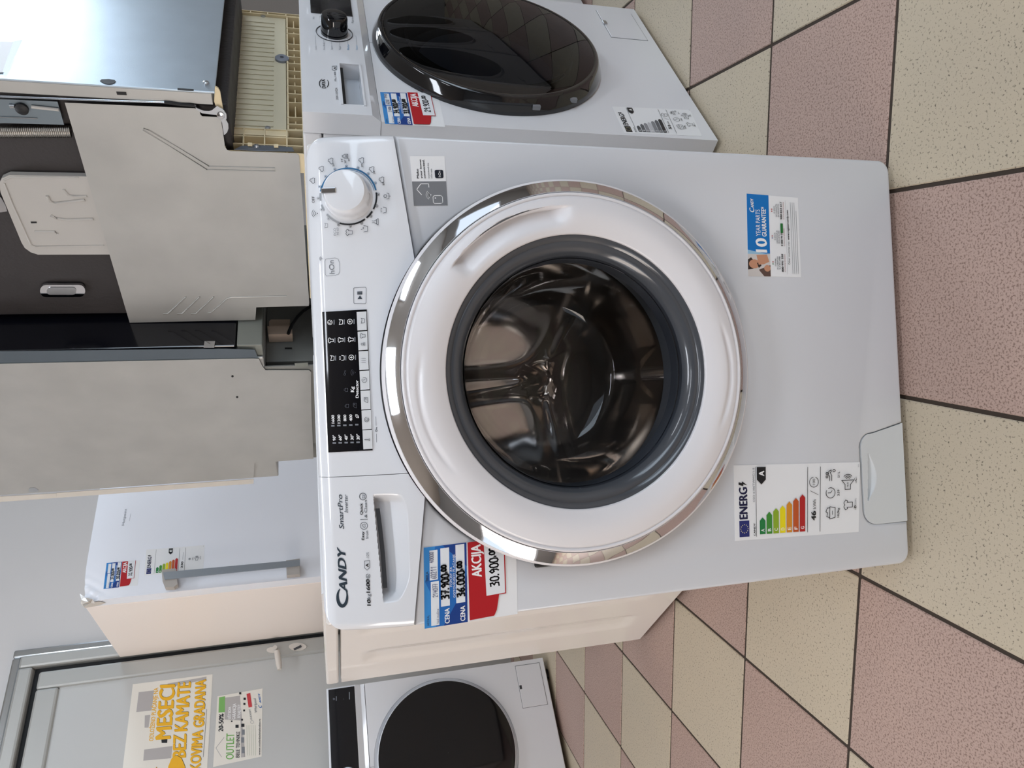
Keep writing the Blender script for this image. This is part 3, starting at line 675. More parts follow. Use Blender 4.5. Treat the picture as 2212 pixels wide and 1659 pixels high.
cv.poly([c2(488, 44), c2(536, 42), c2(536, 54), c2(488, 55)], INKB); cv.poly([c2(488, 60), c2(536, 58), c2(536, 70), c2(488, 71)], INKB); cv.poly([c2(514, 80), c2(537, 114), c2(491, 115)], INKB)
cv.build('start_symbol', cm_fascia); cv = Canvas(fascia_fn, .0006)
cv.line([c2(663, 1222), c2(666, 1306)], .7, INKB); cv.line([c2(670, 1384), c2(672, 1464)], .7, INKB); px_icon(cv, 'key', c2(668, 1345), 9, .9, INKB)
cv.build('key_lock_symbol', cm_fascia); cv = Canvas(fascia_fn, .0006)
DBLUE = mat('dial_blue', (34, 104, 150), .35); kcx = (752.8, 424.5); DG = mat('dial_grey', (160, 164, 168), .4)
cv.arcs(kcx, 58.8, 62.4, -170, -13, DBLUE, 48); cv.arcs(kcx, 56.2, 57.2, -95, -13, DBLUE, 30)
for a0, a1 in ((-8, 27), (32, 50), (54, 108)): cv.arcs(kcx, 58.8, 62.4, a0, a1, INK, 16)
for a0, a1 in ((109, 140), (150, 163), (171, 187)): cv.arcs(kcx, 58.8, 62.4, a0, a1, DG, 12)
for k in range(16):
    a = math.radians(-93.8+22.5*k); c = (kcx[0]+64.8*math.cos(a), kcx[1]+64.8*math.sin(a)); col = DBLUE if k < 4 or k > 12 else (INK if k < 10 else DG)
    cv.arcs(c, 2.4, 3.1, 0, 360, col, 12); cv.circle(c, 1.1, 1.1, INK, 8)
c7 = lambda x, y: (680+x/8.29, 320+y/8.29)
for nm, x, y, s in (('bottle', 545, 150, 12), ('cloud', 840, 230, 13), ('cloud', 1025, 390, 13), ('cloud', 1200, 575, 13), ('drain', 1290, 865, 13), ('rinse', 1225, 1115, 13), ('flask', 1085, 1325, 14), ('hand', 890, 1450, 14), ('shirt', 620, 1515, 14), ('cloud', 295, 240, 13), ('cloud', 128, 380, 12), ('cloud', -20, 590, 12)): px_icon(cv, nm, c7(x, y), s, 1.0, INKB)
for t, x, y in (("59'", 870, 350), ("39'", 1085, 470), ("59'", 1250, 672), ("59'", 360, 335), ("14'", 510, 255), ("30'", 572, 282), ("44'", 635, 250)):
    cv.text(t, c7(x, y), c7(x-4, y-58), (-4, 0), INK, bold=.02)
cv.text('OFF', c1(147, 735), c1(145, 668), (-5.2, 0), INK, bold=.01); cv.text('ECO', c1(354, 1058), c1(352, 985), (-5, 0), INKG); cv.text('40-60', c1(382, 1054), c1(380, 980), (-4.6, 0), INKG); px_icon(cv, 'wifi', c1(152, 838), 12, 1.0, INKB); px_icon(cv, 'basket', c1(250, 960), 10, .8, INKG)
cv.build('dial_markings', cm_fascia)
# stickers on the display machine
n0 = V((0, -1, 0))
price_sticker(cm, front_fn, (917, 1358), (915, 1183), (1114, 1158), (1118, 1326), n0, '37.900,00', '36.000,00', '30.900,00')
c6 = lambda x, y: (1570+x/7.135, 980+y/7.135)
energy_label(cm, front_fn, c6(125, 1345), c6(100, 180), c6(2050, 130), c6(2030, 1205), n0, 'A', 0, '46', 'CANDY', 'CSO 6106TWMC/1-S', '10,0kg', '3:59', '51 L')
c5 = lambda x, y: (1570+x/7.214, 390+y/7.214)
g4 = [front_fn(c5(*p))[0] for p in ((330, 1490), (305, 205), (1105, 270), (1155, 1505))]
gs = quad_sheet(g4, n0).build('guarantee_sticker', PAPER, cm, world=True); asp = (g4[3]-g4[0]).length/(g4[1]-g4[0]).length
cv = Canvas(quad_map(g4, n0)); GB = mat('guarantee_blue', (0, 112, 188), .3)
cv.rect(.27, .0, 1, .42, GB); SK = mat('photo_skin', (196, 142, 112), .5); HR = mat('photo_hair', (52, 38, 32), .5); PB = mat('photo_pale', (206, 200, 196), .5)
cv.rect(0, 0, .28, .42, PB); cv.poly([(.27, 0), (.32, 0), (.27, .42)], mat('photo_haze', (150, 190, 215), .4)); cv.poly([(.08, .0), (.2, .0), (.23, .06), (.18, .12), (.09, .1)], HR); cv.circle((.15, .12), .055, .10, SK); cv.poly([(.10, .2), (.16, .17), (.19, .23), (.13, .25)], HR); cv.poly([(.14, .2), (.26, .16), (.27, .36), (.18, .4), (.15, .3)], SK); cv.poly([(.0, .3), (.08, .2), (.14, .42), (.0, .42)], mat('photo_brown', (92, 70, 62), .5)); cv.circle((.1, .36), .04, .06, SK)
cv.text('10', (.30, .36), (.46, .36), (0, -.21), INKW, bold=.03); cv.text('YEAR PARTS', (.49, .245), (.815, .245), (0, -.085), INKW); cv.text('GUARANTEE*', (.49, .36), (.85, .355), (0, -.085), INKW, bold=.03)
cv.text('C', (.78, .135), (.83, .135), (0, -.09), INKW, bold=.03, shear=.2); cv.text('ANDY', (.83, .13), (.945, .12), (0, -.055), INKW, bold=.03, shear=.2)
for x, col, num, l1, l2, l3 in ((.06, (60, 120, 70), '800 991 350', '10 ANNI', 'DI GARANZIA', 'SUI RICAMBI'), (.38, (50, 60, 130), '0 800 94 59 59', '10 ANS DE', 'GARANTIE SUR LES', 'PIÈCES DÉTACHÉES'), (.71, (170, 40, 40), '900 823 617', '10 AÑOS', 'DE GARANTÍA', 'EN REPUESTOS')):
    cv.rect(x+.09, .455, x+.10, .48, mat('flag_%d' % col[0], col, .5)); cv.rect(x+.115, .455, x+.125, .48, mat('flag_r%d' % col[0], (170, 50, 44), .5))
    cv.text(l1, (x+.07, .53), (x+.16, .53), (0, -.028), INKB); cv.text(l2, (x+.03, .57), (x+.19, .57), (0, -.028), INKB); cv.text(l3, (x+.03, .61), (x+.19, .61), (0, -.028), INKB); cv.text(num, (x, .665), (x+.22, .665), (0, -.036), INK, bold=.03); cv.text('ACTIVATION NÉCESSAIRE' if x == .38 else ('ATTIVAZIONE NECESSARIA' if x < .1 else 'ACTIVACIÓN NECESARIA'), (x, .705), (x+.22, .705), (0, -.02), mat('dull_red', (140, 60, 56), .5))
cv.rect(.54, .625, .66, .675, mat('badge_green', (30, 110, 50), .4)); cv.line([(.03, .735), (.95, .735)], .002, INKG, wy=asp)
cv.text('Other countries visit', (.15, .79), (.44, .79), (0, -.036), INK); cv.text('www.registercandy.com', (.46, .79), (.83, .785), (0, -.036), INK, bold=.03)
for k in range(4): cv.line([(.04, .835+.036*k), (.93-.1*(k == 3), .832+.036*k)], .0045, INKG, wy=asp)
cv.build('printing', gs)
a4 = [front_fn(c1(*p))[0] for p in ((1125, 760), (1085, 265), (1430, 265), (1460, 755))]
sa = quad_sheet(a4, n0).build('app_sticker', PAPER, cm, world=True); asp = (a4[3]-a4[0]).length/(a4[1]-a4[0]).length
cv = Canvas(quad_map(a4, n0)); cv.rect(0, 0, .49, 1, mat('sticker_grey', (122, 124, 128), .4))
cv.line([(.22, .25), (.33, .12), (.44, .25), (.44, .48), (.37, .48)], .014, INKW, wy=asp)
for r in (.035, .065, .095): cv.line([(.215+x, .52-y/asp) for x, y in arc(0, 0, r, 40, 150, 8)], .012, INKW, wy=asp)
cv.circle((.215, .52), .012, .012/asp, INKW); cv.line([(x, y) for x, y in ((.06, .58), (.17, .58), (.2, .62), (.2, .82), (.17, .86), (.06, .86), (.04, .82), (.04, .62))], .014, INKW, closed=True, wy=asp); cv.circle((.15, .65), .014, .014/asp, INKW)
cv.text('Make', (.55, .21), (.74, .21), (0, -.065), INK, bold=.02); cv.text('your home', (.55, .31), (.93, .305), (0, -.055), INK, bold=.02); cv.text('connected.', (.55, .405), (.93, .40), (0, -.06), INK, bold=.02)
cv.text('Download the', (.55, .52), (.86, .52), (0, -.045), INKB); cv.text('hOn app.', (.55, .6), (.75, .6), (0, -.045), INKB)
cv.poly([(.55+p[0]*.17, .68+p[1]*.25) for p in rrect(0, 1, 0, 1, .2)], mat('app_navy', (24, 32, 44), .3)); cv.text('hOn', (.575, .85), (.695, .85), (0, -.07), INKW)
cv.build('printing', sa)

# ------------------------------------------------------------------ the other washing machines
def keyhole_panel(x0, x1, z0, z1, c, r, n=64):
    """panel outline with a round opening joined to the top edge by a hairline slit"""
    e = .0006; a = math.degrees(math.asin(e/r))
    return [(x0, z1), (x0, z0), (x1, z0), (x1, z1), (c[0]+e, z1)]+arc(c[0], c[1], r, 90-a, -270+a, n)+[(c[0]-e, z1)]
def emboss_side(parent, x, y0, y1, z0, z1, grooves, mt, outward):
    def f(u, v):
        y = y0+(y1-y0)*u; z = z0+(z1-z0)*v; d = 0.0
        for gy, gw, ga, gb in grooves:
            if ga < z < gb:
                e = min(1, (z-ga)/.02, (gb-z)/.02); q = abs(y-gy)/gw
                if q < 1: d = max(d, .005*e*(1-q**4))
        return V((x-outward*d, y, z))
    return MB().grid(70, 60, f).build('side_panel', mt, parent, smooth=60)
FEET = [(-.25, .06), (.25, .06), (-.25, .48), (.25, .48)]
def feet(parent, pts=FEET):
    for x, y in pts: MB().lathe([(.0005, 0), (.02, 0), (.02, .012), (.01, .016), (.01, .03)], (x, y), 14, 'z').build('foot', BLACK, parent, smooth=40)

# the machine with the tinted door, under the dishwasher
FL = V((.49, .455, 0)); DROOT = FL+E1*.3; DTOP = .853
dm = thing('washing_machine', 'white front-loader with tinted black dome door and red 29.900 price sticker', 'washing machine', DROOT, TH)
def dloc(p, y=0.0): return plane_fn(FL+E2*y, -E2)(p)
dfn = plane_fn(FL, -E2); dfas = plane_fn(FL+E2*-.012, -E2); nD = -E2
MB().box(-.298, .298, .032, .58, .012, .818, .005).build('body', ENAMEL, dm)
MB().box(-.30, .30, .031, .59, .820, DTOP, .004).build('worktop', ENAMEL, dm); feet(dm)
DDC = (0.0, .455)
MB().prism(keyhole_panel(-.299, .299, .012, .7125, DDC, .246), 'y', 0, .03).build('front_panel', ENAMEL, dm)
fb = MB(); pf = [(-.012, .729), (-.012, .8525), (.03, .8525), (.03, .7132), (.0, .7132)]
def seg(b, x0, x1, prof): return b.prism(prof, 'x', x0, x1)
rx0, rx1, rz0, rz1 = -.2665, -.1235, .7425, .7795
seg(fb, -.30, rx0, pf); seg(fb, rx1, .30, pf); seg(fb, rx0, rx1, [(-.012, rz1), (-.012, .8525), (.03, .8525), (.03, rz1)]); seg(fb, rx0, rx1, [(-.012, .729), (-.012, rz0), (.03, rz0), (.03, .7132), (0, .7132)])
dfa = fb.build('control_fascia', WHITE, dm)
dd = MB().box(rx0, rx1, .018, .029, rz0, rz1).build('detergent_drawer', mat('drawer_grey', (196, 200, 206), .3), dm)
MB().box(rx0+.001, rx1-.001, -.006, .018, rz1-.006, rz1-.0005).build('handle_slot', BLACK, dd)
f4 = MB()
for bx in ((rx0-.004, rx1+.004, -.0145, -.0122, rz1, rz1+.004), (rx0-.004, rx1+.004, -.0145, -.0122, rz0-.004, rz0), (rx1, rx1+.004, -.0145, -.0122, rz0, rz1)): f4.box(*bx)
f4.build('drawer_lip', WHITE, dd)
MB().box(.083, .272, -.0145, -.0122, .742, .829, .002).build('display_panel', DSP, dm)
dk = MB().lathe([(.0275, -.012), (.0275, -.020), (.0265, -.046), (.0245, -.050), (.019, -.0512), (.0003, -.0505)], (.002, .7838), 64).build('program_dial', GLOSSBLACK, dm, smooth=40)
MB().lathe([(.0368, -.0121), (.0372, -.0136), (.0360, -.0136), (.0356, -.0121)], (.002, .7838), 64).build('dial_ring', DARKGREY, dk)
cv = Canvas(dfas, .0006); cA = lambda x, y: (640+x/5.186, y/5.186)
cv.text('DAYA', cA(330, 990), cA(322, 892), (-8, 0), INK, bold=.03); crescent(cv, cA(308, 938), 10.5, 10.5, 2.2, 120, 250, INK); crescent(cv, cA(312, 938), 10.5, 10.5, 2.2, -50, 60, INK)
cv.build('brand_lettering', dfa)
cv = Canvas(dfas, .0006)
cv.text('DSW-101422A', cA(472, 1118), cA(460, 985), (-5, 0), INK); cv.build('model_lettering', dfa); cv = Canvas(dfas, .0006)
cv.text('10', cA(448, 912), cA(446, 892), (-4, 0), INK); cv.text('kg', cA(447, 888), cA(446, 872), (-3.5, 0), INKB); cv.text('1400', cA(446, 858), cA(442, 805), (-4.2, 0), INKB)
cv.build('capacity_lettering', dfa); cv = Canvas(dfas, .0006)
cv.line([cA(402, 785), cA(402, 745), cA(455, 742), cA(455, 778), cA(430, 790)], .8, INKB, closed=True); cv.text('A', cA(444, 778), cA(443, 755), (-5, 0), INK, bold=.03)
cv.build('energy_symbol', dfa)
cv = Canvas(dfas, .0006)
for t, x, y0, y1, ln in (('Cotton', 230, 562, 515, 400), ('Eco 40-60', 322, 560, 480, 440), ('Sport', 408, 560, 512, 440), ('Rapid', 500, 558, 520, 440), ('Baby', 592, 560, 500, 430), ('Steam', 688, 560, 512, 405)):
    cv.text(t, cA(x, y0), cA(x-3, y1), (-4, 0), INKG if x < 550 else mat('print_blue', (90, 150, 190), .5)); cv.line([cA(x-12, y1-6), cA(x-20, ln)], .5, INKG)
cv.build('program_lettering', dfa); cv = Canvas(dfas, .0006)
for t, x, y0, y1 in (('Mix', 205, 216, 190), ('Rapid 15', 285, 250, 185), ('20°', 372, 210, 185), ('Wool', 460, 212, 185), ('Delicate', 550, 240, 185), ('Spin', 640, 262, 190)): cv.text(t, cA(x, y0), cA(x-3, y1), (-4, 0), INKG)
cv.build('program_lettering', dfa)
ddr = MB().lathe([(.2520, .0), (.2525, -.006), (.2500, -.013), (.2450, -.022), (.2415, -.030), (.2390, -.0335), (.2350, -.0345), (.2300, -.0335)], DDC, 128).build('door', GLOSSBLACK, dm, smooth=60)
MB().lathe([(.2305, -.0332), (.2200, -.0350), (.1800, -.0385), (.1200, -.0420), (.0600, -.0440), (.0004, -.0446)], DDC, 96).build('door_pane', thin_glass('smoked_pane', (90, 92, 98), 1.55), ddr, smooth=180)
MB().lathe([(.1800, -.026), (.1650, .010), (.1450, .045), (.1150, .062), (.0600, .068), (.0004, .070)], DDC, 72).build('glass_bowl', GLASS, ddr, smooth=180)
MB().lathe([(.2440, -.022), (.2300, -.020), (.1850, -.020), (.1800, .02), (.1900, .06), (.2300, .12), (.1200, .20), (.0004, .2)], DDC, 64).build('drum', mat('dark_drum', (34, 35, 38), .3, metal=.6), dm, smooth=40)
for a in (192, 214):
    ar = math.radians(a); x, z = DDC[0]+.2485*math.cos(ar), DDC[1]+.2485*math.sin(ar)
    MB().box(x-.004, x+.004, -.021, -.012, z-.008, z+.008, .001).build('latch_slot', mat('slot_grey', (120, 122, 126), .4), ddr)
SEAM = mat('seam_grey', (120, 122, 126), .5)
fl_ = MB().box(.128, .268, -.0016, .004, .031, .126, .0012).build('service_flap', ENAMEL, dm)
MB().box(.1266, .2694, -.0004, .002, .0296, .1274).build('flap_seam', SEAM, fl_)
MB().box(.190, .206, -.005, -.0008, .119, .129, .001).build('flap_latch', SILVER, fl_)
price_sticker(dm, dfn, (831.8, 267.9), (821, 199.5), (945.8, 202.8), (961.5, 274.3), nD, '34.900,00', '33.700,00', '29.900,00', ('214086', '60200', '37400'))
energy_label(dm, dfn, (1348.5, 287.6), (1322.5, 230.4), (1490.4, 237.7), (1516.4, 294.3), nD, 'A', 0, '51', 'DAYA', None, '10,0kg', '3:58', '51 L', colour=False)

def row_washer(label, e1c, e2f, ang, kind, top=.853, grooves=((.16, .045, .10, .79), (.36, .05, .10, .79)), loc=None, group=None):
    root = thing('washing_machine', label, 'washing machine', loc if loc else shop(e1c, e2f), ang, group)
    MB().box(-.2935, .2935, .03, .545, .012, top-.034, .004).build('body', ENAMEL2, root)
    MB().box(-.30, .30, .02, .55, top-.030, top, .005).build('worktop', ENAMEL2, root); feet(root)
    emboss_side(root, -.2995, .03, .545, .014, top-.036, grooves, ENAMEL2, -1.0); emboss_side(root, .2995, .03, .545, .014, top-.036, grooves, ENAMEL2, 1.0)
    c = (.017, .446) if kind == 'black' else (0, .45); r = .262 if kind == 'black' else .235
    zf = .722
    MB().prism(keyhole_panel(-.2995, .2995, .024, zf, c, r), 'y', 0, .03).build('front_panel', ENAMEL, root)
    if kind == 'black':
        fa = MB().prism([(-.004, .7565), (-.004, top-.004), (.001, top), (.03, top), (.03, zf+.002), (.0, zf+.002), (.004, .738)], 'x', -.2995, .2995).build('control_fascia', WHITE, root)
        MB().box(-.27, .2945, -.0062, -.0042, .760, top-.007).build('display_panel', DSP, root)
        kn_ = MB().lathe([(.030, -.006), (.030, -.022), (.026, -.028), (.0003, -.029)], (.0, .800), 40).build('program_dial', SILVER, root, smooth=40)
        ring = MB().lathe([(.2615, .0), (.2610, .006), (.2520, .010), (.2480, .012)], c, 96).build('door_recess', WHITE, root, smooth=50)
        dr = MB().lathe([(.2500, .012), (.2500, -.012), (.2485, -.0145), (.2450, -.0150)], c, 96).build('door', WHITE, root, smooth=40)
        MB().lathe([(.2470, -.0150), (.2455, -.0165), (.2300, -.0172), (.1200, -.018), (.0004, -.018)], c, 96).build('door_pane', GLOSSBLACK, dr, smooth=40)
    else:
        fa = MB().prism([(-.006, zf+.002), (-.006, top-.006), (.002, top), (.03, top), (.03, zf+.002)], 'x', -.2995, .2995).build('control_fascia', WHITE, root)
        MB().box(-.27, -.12, -.009, -.0055, .742, .835, .003).build('detergent_drawer', WHITE, root)
        MB().box(.09, .26, -.0085, -.0062, .755, .825, .002).build('display_panel', DSP, root)
        MB().lathe([(.03, -.006), (.028, -.028), (.024, -.031), (.0003, -.031)], (0, .79), 40).build('program_dial', WHITE, root, smooth=40)
        dr = MB().lathe([(.2345, .01), (.2345, -.022), (.2280, -.035), (.2000, -.042), (.1700, -.038), (.1650, -.030)], c, 96).build('door', DOORW if kind == 'white' else DARKGREY, root, smooth=50)
        MB().lathe([(.1655, -.031), (.1500, -.036), (.0800, -.045), (.0004, -.048)], c, 64).build('door_pane', GLOSSBLACK, dr, smooth=60)
    x0 = .127 if kind == 'black' else .13
    sf = MB().box(x0, x0+.155, -.0016, .004, .042, .140, .0014).build('service_flap', ENAMEL, root)
    MB().box(x0-.0016, x0+.1566, -.0004, .002, .0404, .1416).build('flap_seam', SEAM, sf)
    MB().box(x0+.068, x0+.082, -.0024, -.001, .130, .139).build('flap_latch', DARKGREY, sf)
    return root
YA = math.radians(35); YR = V((-1.08, 1.879, 0)); y1 = V((math.cos(YA), math.sin(YA), 0))
ym = row_washer('white front-loader with black control strip and flat black round door, beside grey metal door', 0, 0, YA, 'black', top=.860, loc=YR-y1*.3)
cvY = Canvas(plane_fn(YR+V((-math.sin(YA), math.cos(YA), 0))*-.0065, V((math.sin(YA), -math.cos(YA), 0))), .0004)
c9 = lambda x, y: (690+x/8.776, 1470+y/8.776)
cvY.circle(c9(275, 352), 2.6, 2.6, FAINT); cvY.line([c9(320, 380), c9(320, 305)], 1.6, INKG); cvY.build('display_printing', ym); cvY = Canvas(cvY.fn, .0004); cvY.line([c9(570, 355), c9(568, 225)], 1.8, INKG); cvY.text('A', c9(470, 365), c9(466, 340), (-2.5, 0), FAINT)
cvY.build('display_printing', ym)
xm = row_washer('white washing machine showing its glossy embossed side behind the chrome-ringed one', .0188+.3, .655, TH, 'white', top=.854, grooves=((.20, .042, .10, .775), (.385, .04, .09, .765)))
zm = row_washer('white washing machine standing under the bare steel built-in appliance', .635+.3, .712, TH, 'white', top=.841)
rm = row_washer('white washing machine set back beside the tinted-door one', 1.30+.3, .20, TH, 'black', top=.85)

for k in range(3):
    row_washer('white washing machine with flat black door, %s in the row across the aisle' % ('first', 'middle one', 'last')[k], 0, 0, TH+PI-.2, 'black', loc=shop(1.75+.62*k, -.59-.126*k), group='washing machines in the row across the aisle')

# ------------------------------------------------------------------ built-in dishwasher standing on the tinted-door machine
w1 = thing('dishwasher', 'built-in dishwasher with blue-grey steel door and cream base, on the tinted-door washing machine', 'dishwasher', shop(1.0456, .069, DTOP), TH)
def s1(e): return plane_fn(E1*e, -E1)
def f1(e): return plane_fn(E2*e, -E2)
R1 = ROOTM[w1.name].inverted()
def loc1(fn, p): return R1 @ fn(p)[0]
side = s1(.7456)
wd = MB().box(-.300, .300, .0, .0035, .152, .82, .001).build('door', GALVB, w1)
MB().box(-.2995, .2995, .0036, .026, .158, .82, .001).build('door_frame', GALV, wd)
def hole(fn, pts, name, parent, mt=None): return px_plate(fn, pts, .0006, .0002).build(name, mt or BLACK, parent, world=True)
c10 = lambda x, y: (x/6.38, y/6.38)
fdoor = f1(.069); c11 = lambda x, y: (250+x/4.879, y/4.879)
hole(fdoor, [c10(*p) for p in ((1378, 1120), (1400, 1098), (1500, 1095), (1580, 1105), (1597, 1128), (1570, 1150), (1520, 1165), (1480, 1165), (1430, 1150))], 'keyhole', wd)
hole(fdoor, [c11(652, 932), c11(822, 942), c11(822, 960), c11(652, 952)], 'slot', wd)
hole(s1(.7461), [c10(1602, 1262), c10(1738, 1268), c10(1748, 1310), c10(1615, 1303)], 'side_slot', wd)
q = loc1(fdoor, (445, 180)); MB().lathe([(.0055, -.0002), (.005, -.003), (.003, -.004), (.0003, -.004)], (q.x, q.z), 16).build('screw', SILVER, wd, smooth=40)
sh4 = [loc1(fdoor, p) for p in ((0, 92), (28, 90), (16, 156), (0, 160))]
c4 = [ROOTM[w1.name] @ p for p in sh4]
c4 = [fdoor(p)[0] for p in ((0, 90), (29, 93), (7, 157), (-40, 160))]; tp = MB(); vv = [tp.bm.verts.new(q+nD*.0012) for q in [fdoor(p)[0] for p in ((-60, 88), (29, 92), (6, 158), (-60, 158))]]; tp.bm.faces.new(vv); nt2 = tp.build('taped_note', PAPER, wd, world=True)
# film edge of the note
tf = MB(); vv = [tf.bm.verts.new(fdoor(p)[0]+nD*.002) for p in ((29, 92), (50, 88), (15, 160), (6, 158))]; tf.bm.faces.new(vv); tf.build('note_sleeve', thin_glass('clear_film', (235, 238, 240), 1.35), nt2, world=True)
# steel side plate with notched edge
c12 = lambda x, y: (140+x/3.3185, 220+y/3.3185)
poly = [c12(*p) for p in ((0, 5), (930, 45), (965, 60), (972, 90), (985, 103), (1100, 108), (1118, 120), (1130, 190), (1148, 320), (1165, 345), (1190, 352), (1660, 368), (1680, 385), (1716, 900), (1752, 1440), (1748, 1462), (1480, 1468), (1372, 1472), (1366, 1562), (465, 1582))]
sp = px_plate(side, poly, .0006, 0.0).build('side_plate', GALV, w1, world=True)
em = MB()
for pts in ([(565, 190), (610, 205), (1035, 462), (1508, 474), (1508, 497), (1020, 486), (560, 200)],):
    em.tube([s1(.7446)(c12(*p))[0] for p in pts], .0012, 6, closed=True)
em.build('embossed_line', GALV, sp, world=True, smooth=60)
for x in (0, 100, 200, 330):
    pts = [(705+x, 1520), (740+x, 1516), (868+x, 1396)] if x < 300 else [(1025, 1515), (1050, 1508), (1165, 1408), (1200, 1400), (1590, 1392)]
    MB().tube([s1(.7446)(c12(*p))[0] for p in pts], .0019, 6).build('embossed_line', GALV, sp, world=True, smooth=60)
MB().box(-.283, .285, .034, .585, .135, .80, .004).build('tub', BITUMEN, w1)
tank = s1(.7600); c13 = lambda x, y: (x/4.366, 340+y/4.366)
tk = px_plate(tank, [c13(*p) for p in ((5, 215), (30, 165), (100, 133), (745, 145), (900, 150), (1100, 882), (370, 883), (300, 860), (245, 820), (215, 770), (20, 300))], .0115).build('water_tank', FROST, w1, world=True)
tk2 = s1(.7484)
for pts, r in (([(445, 360), (470, 410), (530, 430), (800, 400)], .0030), ([(480, 545), (540, 578), (640, 588), (880, 580)], .0032), ([(600, 300), (640, 350), (700, 365), (820, 365)], .0025), ([(330, 700), (520, 700), (545, 720)], .0028), ([(30, 215), (110, 185), (740, 190)], .0018), ([(40, 240), (110, 420), (290, 820), (340, 840), (980, 830)], .0018)):
    MB().tube([tk2(c13(*p))[0] for p in pts], r, 8).build('tank_rib', FROST, tk, world=True, smooth=70)
hole(tk2, [c13(290, 605), c13(345, 605), c13(348, 618), c13(295, 620)], 'tank_hole', tk)
cl = px_plate(s1(.7575), [c13(*p) for p in arc(750, 1243, 58, -90, 90, 8)+arc(440, 1243, 58, 90, 270, 8)], .006).build('clip', CHROME, w1, world=True)
px_plate(s1(.7575), [c13(*p) for p in arc(690, 1240, 34, -90, 90, 8)+arc(480, 1240, 34, 90, 270, 8)], .0075).build('clip_boss', SILVER, cl, world=True)
px_plate(s1(.7575), [c13(*p) for p in ((-20, 350), (15, 360), (60, 440), (75, 490), (20, 500), (-20, 500))], .006).build('clip', CHROME, w1, world=True)
c14 = lambda x, y: (x/6.9125, 180+y/6.9125)
rl = px_plate(s1(.7500), [c14(*p) for p in ((-60, 225), (860, 265), (960, 610), (60, 585), (-60, 590))], .002).build('steel_bracket', mat('bracket_steel', (140, 152, 160), .35, metal=.9), w1, world=True)
MB().tube([s1(.7470)(c14(*p))[0] for p in ((-40, 505), (300, 515), (560, 525))], .0012, 6).build('bracket_fold', SILVER, rl, world=True)
MB().tube([s1(.7455)(c14(*p))[0] for p in ((470, 350), (880, 395))], .0030, 8).build('cord', FROST, w1, world=True, smooth=60)
pw = loc1(s1(.7470), c14(330, 375)); MB().lathe([(.0105, pw.x+.004), (.0105, pw.x-.004), (.006, pw.x-.006), (.0003, pw.x-.006)], (pw.y, pw.z), 20, 'x').build('roller', BLACK, w1, smooth=40)
MB().tube([s1(.7465)(c14(*p))[0] for p in ((150, 340), (215, 340), (250, 370))], .0045, 8).build('roller_clip', SILVER, w1, world=True, smooth=60)
sa_, sb_ = loc1(s1(.7550), c14(-40, 725)), loc1(s1(.7550), c14(1060, 720)); N_ = 38; pts = []
for i in range(N_*9+1):
    f = i/(N_*9); c = sa_.lerp(sb_, f); a = 2*PI*i/9; pts.append(c+V((.0080*math.cos(a), .0105*math.sin(a), 0)))
MB().tube(pts, .0016, 5).build('door_spring', mat('spring_steel', (150, 146, 140), .3, metal=1.0), w1, smooth=70)
MB().tube([s1(.7440)(p)[0] for p in ((-30, 207), (200, 216), (355, 221))], .0020, 8).build('steel_rod', mat('bright_rod', (214, 222, 232), .2, metal=1.0), w1, world=True, smooth=60)
c15 = lambda x, y: (400+x/10.37, 180+y/10.37)
MB().tube([s1(.7440)(p)[0] for p in ((355, 221), (372, 223), (392, 226), (410, 227), (424, 229))], [.0030, .0034, .0030, .0036, .003], 8).build('rod_sleeve', BLACK, w1, world=True, smooth=60)
ha = px_plate(s1(.7440), [c15(*p) for p in ((215, 455), (260, 540), (420, 600), (540, 605), (600, 585), (720, 490), (790, 540), (870, 600), (925, 680), (930, 770), (885, 845), (825, 862), (800, 800), (775, 720), (690, 690), (560, 680), (380, 655), (250, 570))], .0025).build('hinge_arm', SILVER, w1, world=True)
q = loc1(s1(.7440), c15(800, 700)); MB().lathe([(.0068, q.x-.0025), (.0068, q.x-.005), (.003, q.x-.006), (.0003, q.x-.006)], (q.y, q.z), 20, 'x').build('hinge_pin', CHROME, ha, smooth=40)
px_plate(s1(.7470), [c15(*p) for p in ((825, 850), (920, 810), (965, 900), (970, 1000), (940, 1090), (870, 1150))], .002).build('hinge_disc', SILVER, ha, world=True)
px_plate(s1(.7520), [c15(*p) for p in ((670, 50), (740, 85), (785, 170), (850, 560), (860, 640), (700, 520), (650, 380))], .004).build('hinge_lever', CREAM, w1, world=True)
# cream base: toe plate with ribs, lattice
y0b = .122
tp_ = MB().box(-.212, .284, y0b+.006, y0b+.014, .034, .152, .001).build('toe_plate', CREAMD, w1)
for k in range(23):
    x = -.198+.0205*k; MB().box(x-.0022, x+.0022, y0b+.0036, y0b+.0062, .060, .136, .001, 1).build('rib', CREAMD, tp_)
q = loc1(f1(.069+y0b), (609, 124)); gm = MB().lathe([(.0155, y0b+.006), (.0155, y0b+.001), (.013, y0b-.001), (.0045, y0b-.001), (.004, y0b+.003)], (q.x, q.z), 28).build('grommet', mat('grommet_grey', (126, 130, 140), .4), tp_, smooth=40)
for px_ in ((578, 272), (568, 30)):
    q = loc1(f1(.069+y0b), px_); MB().lathe([(.006, y0b+.006), (.0055, y0b+.003), (.0003, y0b+.002)], (q.x, q.z), 14).build('screw', SILVER, tp_, smooth=40)
lb = MB(); lb.box(-.29, .29, y0b+.045, y0b+.05, .001, .15); lb.box(-.30, .30, y0b, y0b+.4, .0, .0025); lb.box(-.212, .284, y0b+.002, y0b+.045, .029, .0325); lb.box(-.212, .284, y0b+.010, y0b+.045, .0145, .0168)
xs = [-.212, -.192, -.166, -.108, -.073, -.040, -.008, .024, .058, .088, .118, .148, .200, .228, .284]
for x in xs: lb.box(x-.0012, x+.0012, y0b+.001, y0b+.045, .002, .0325)
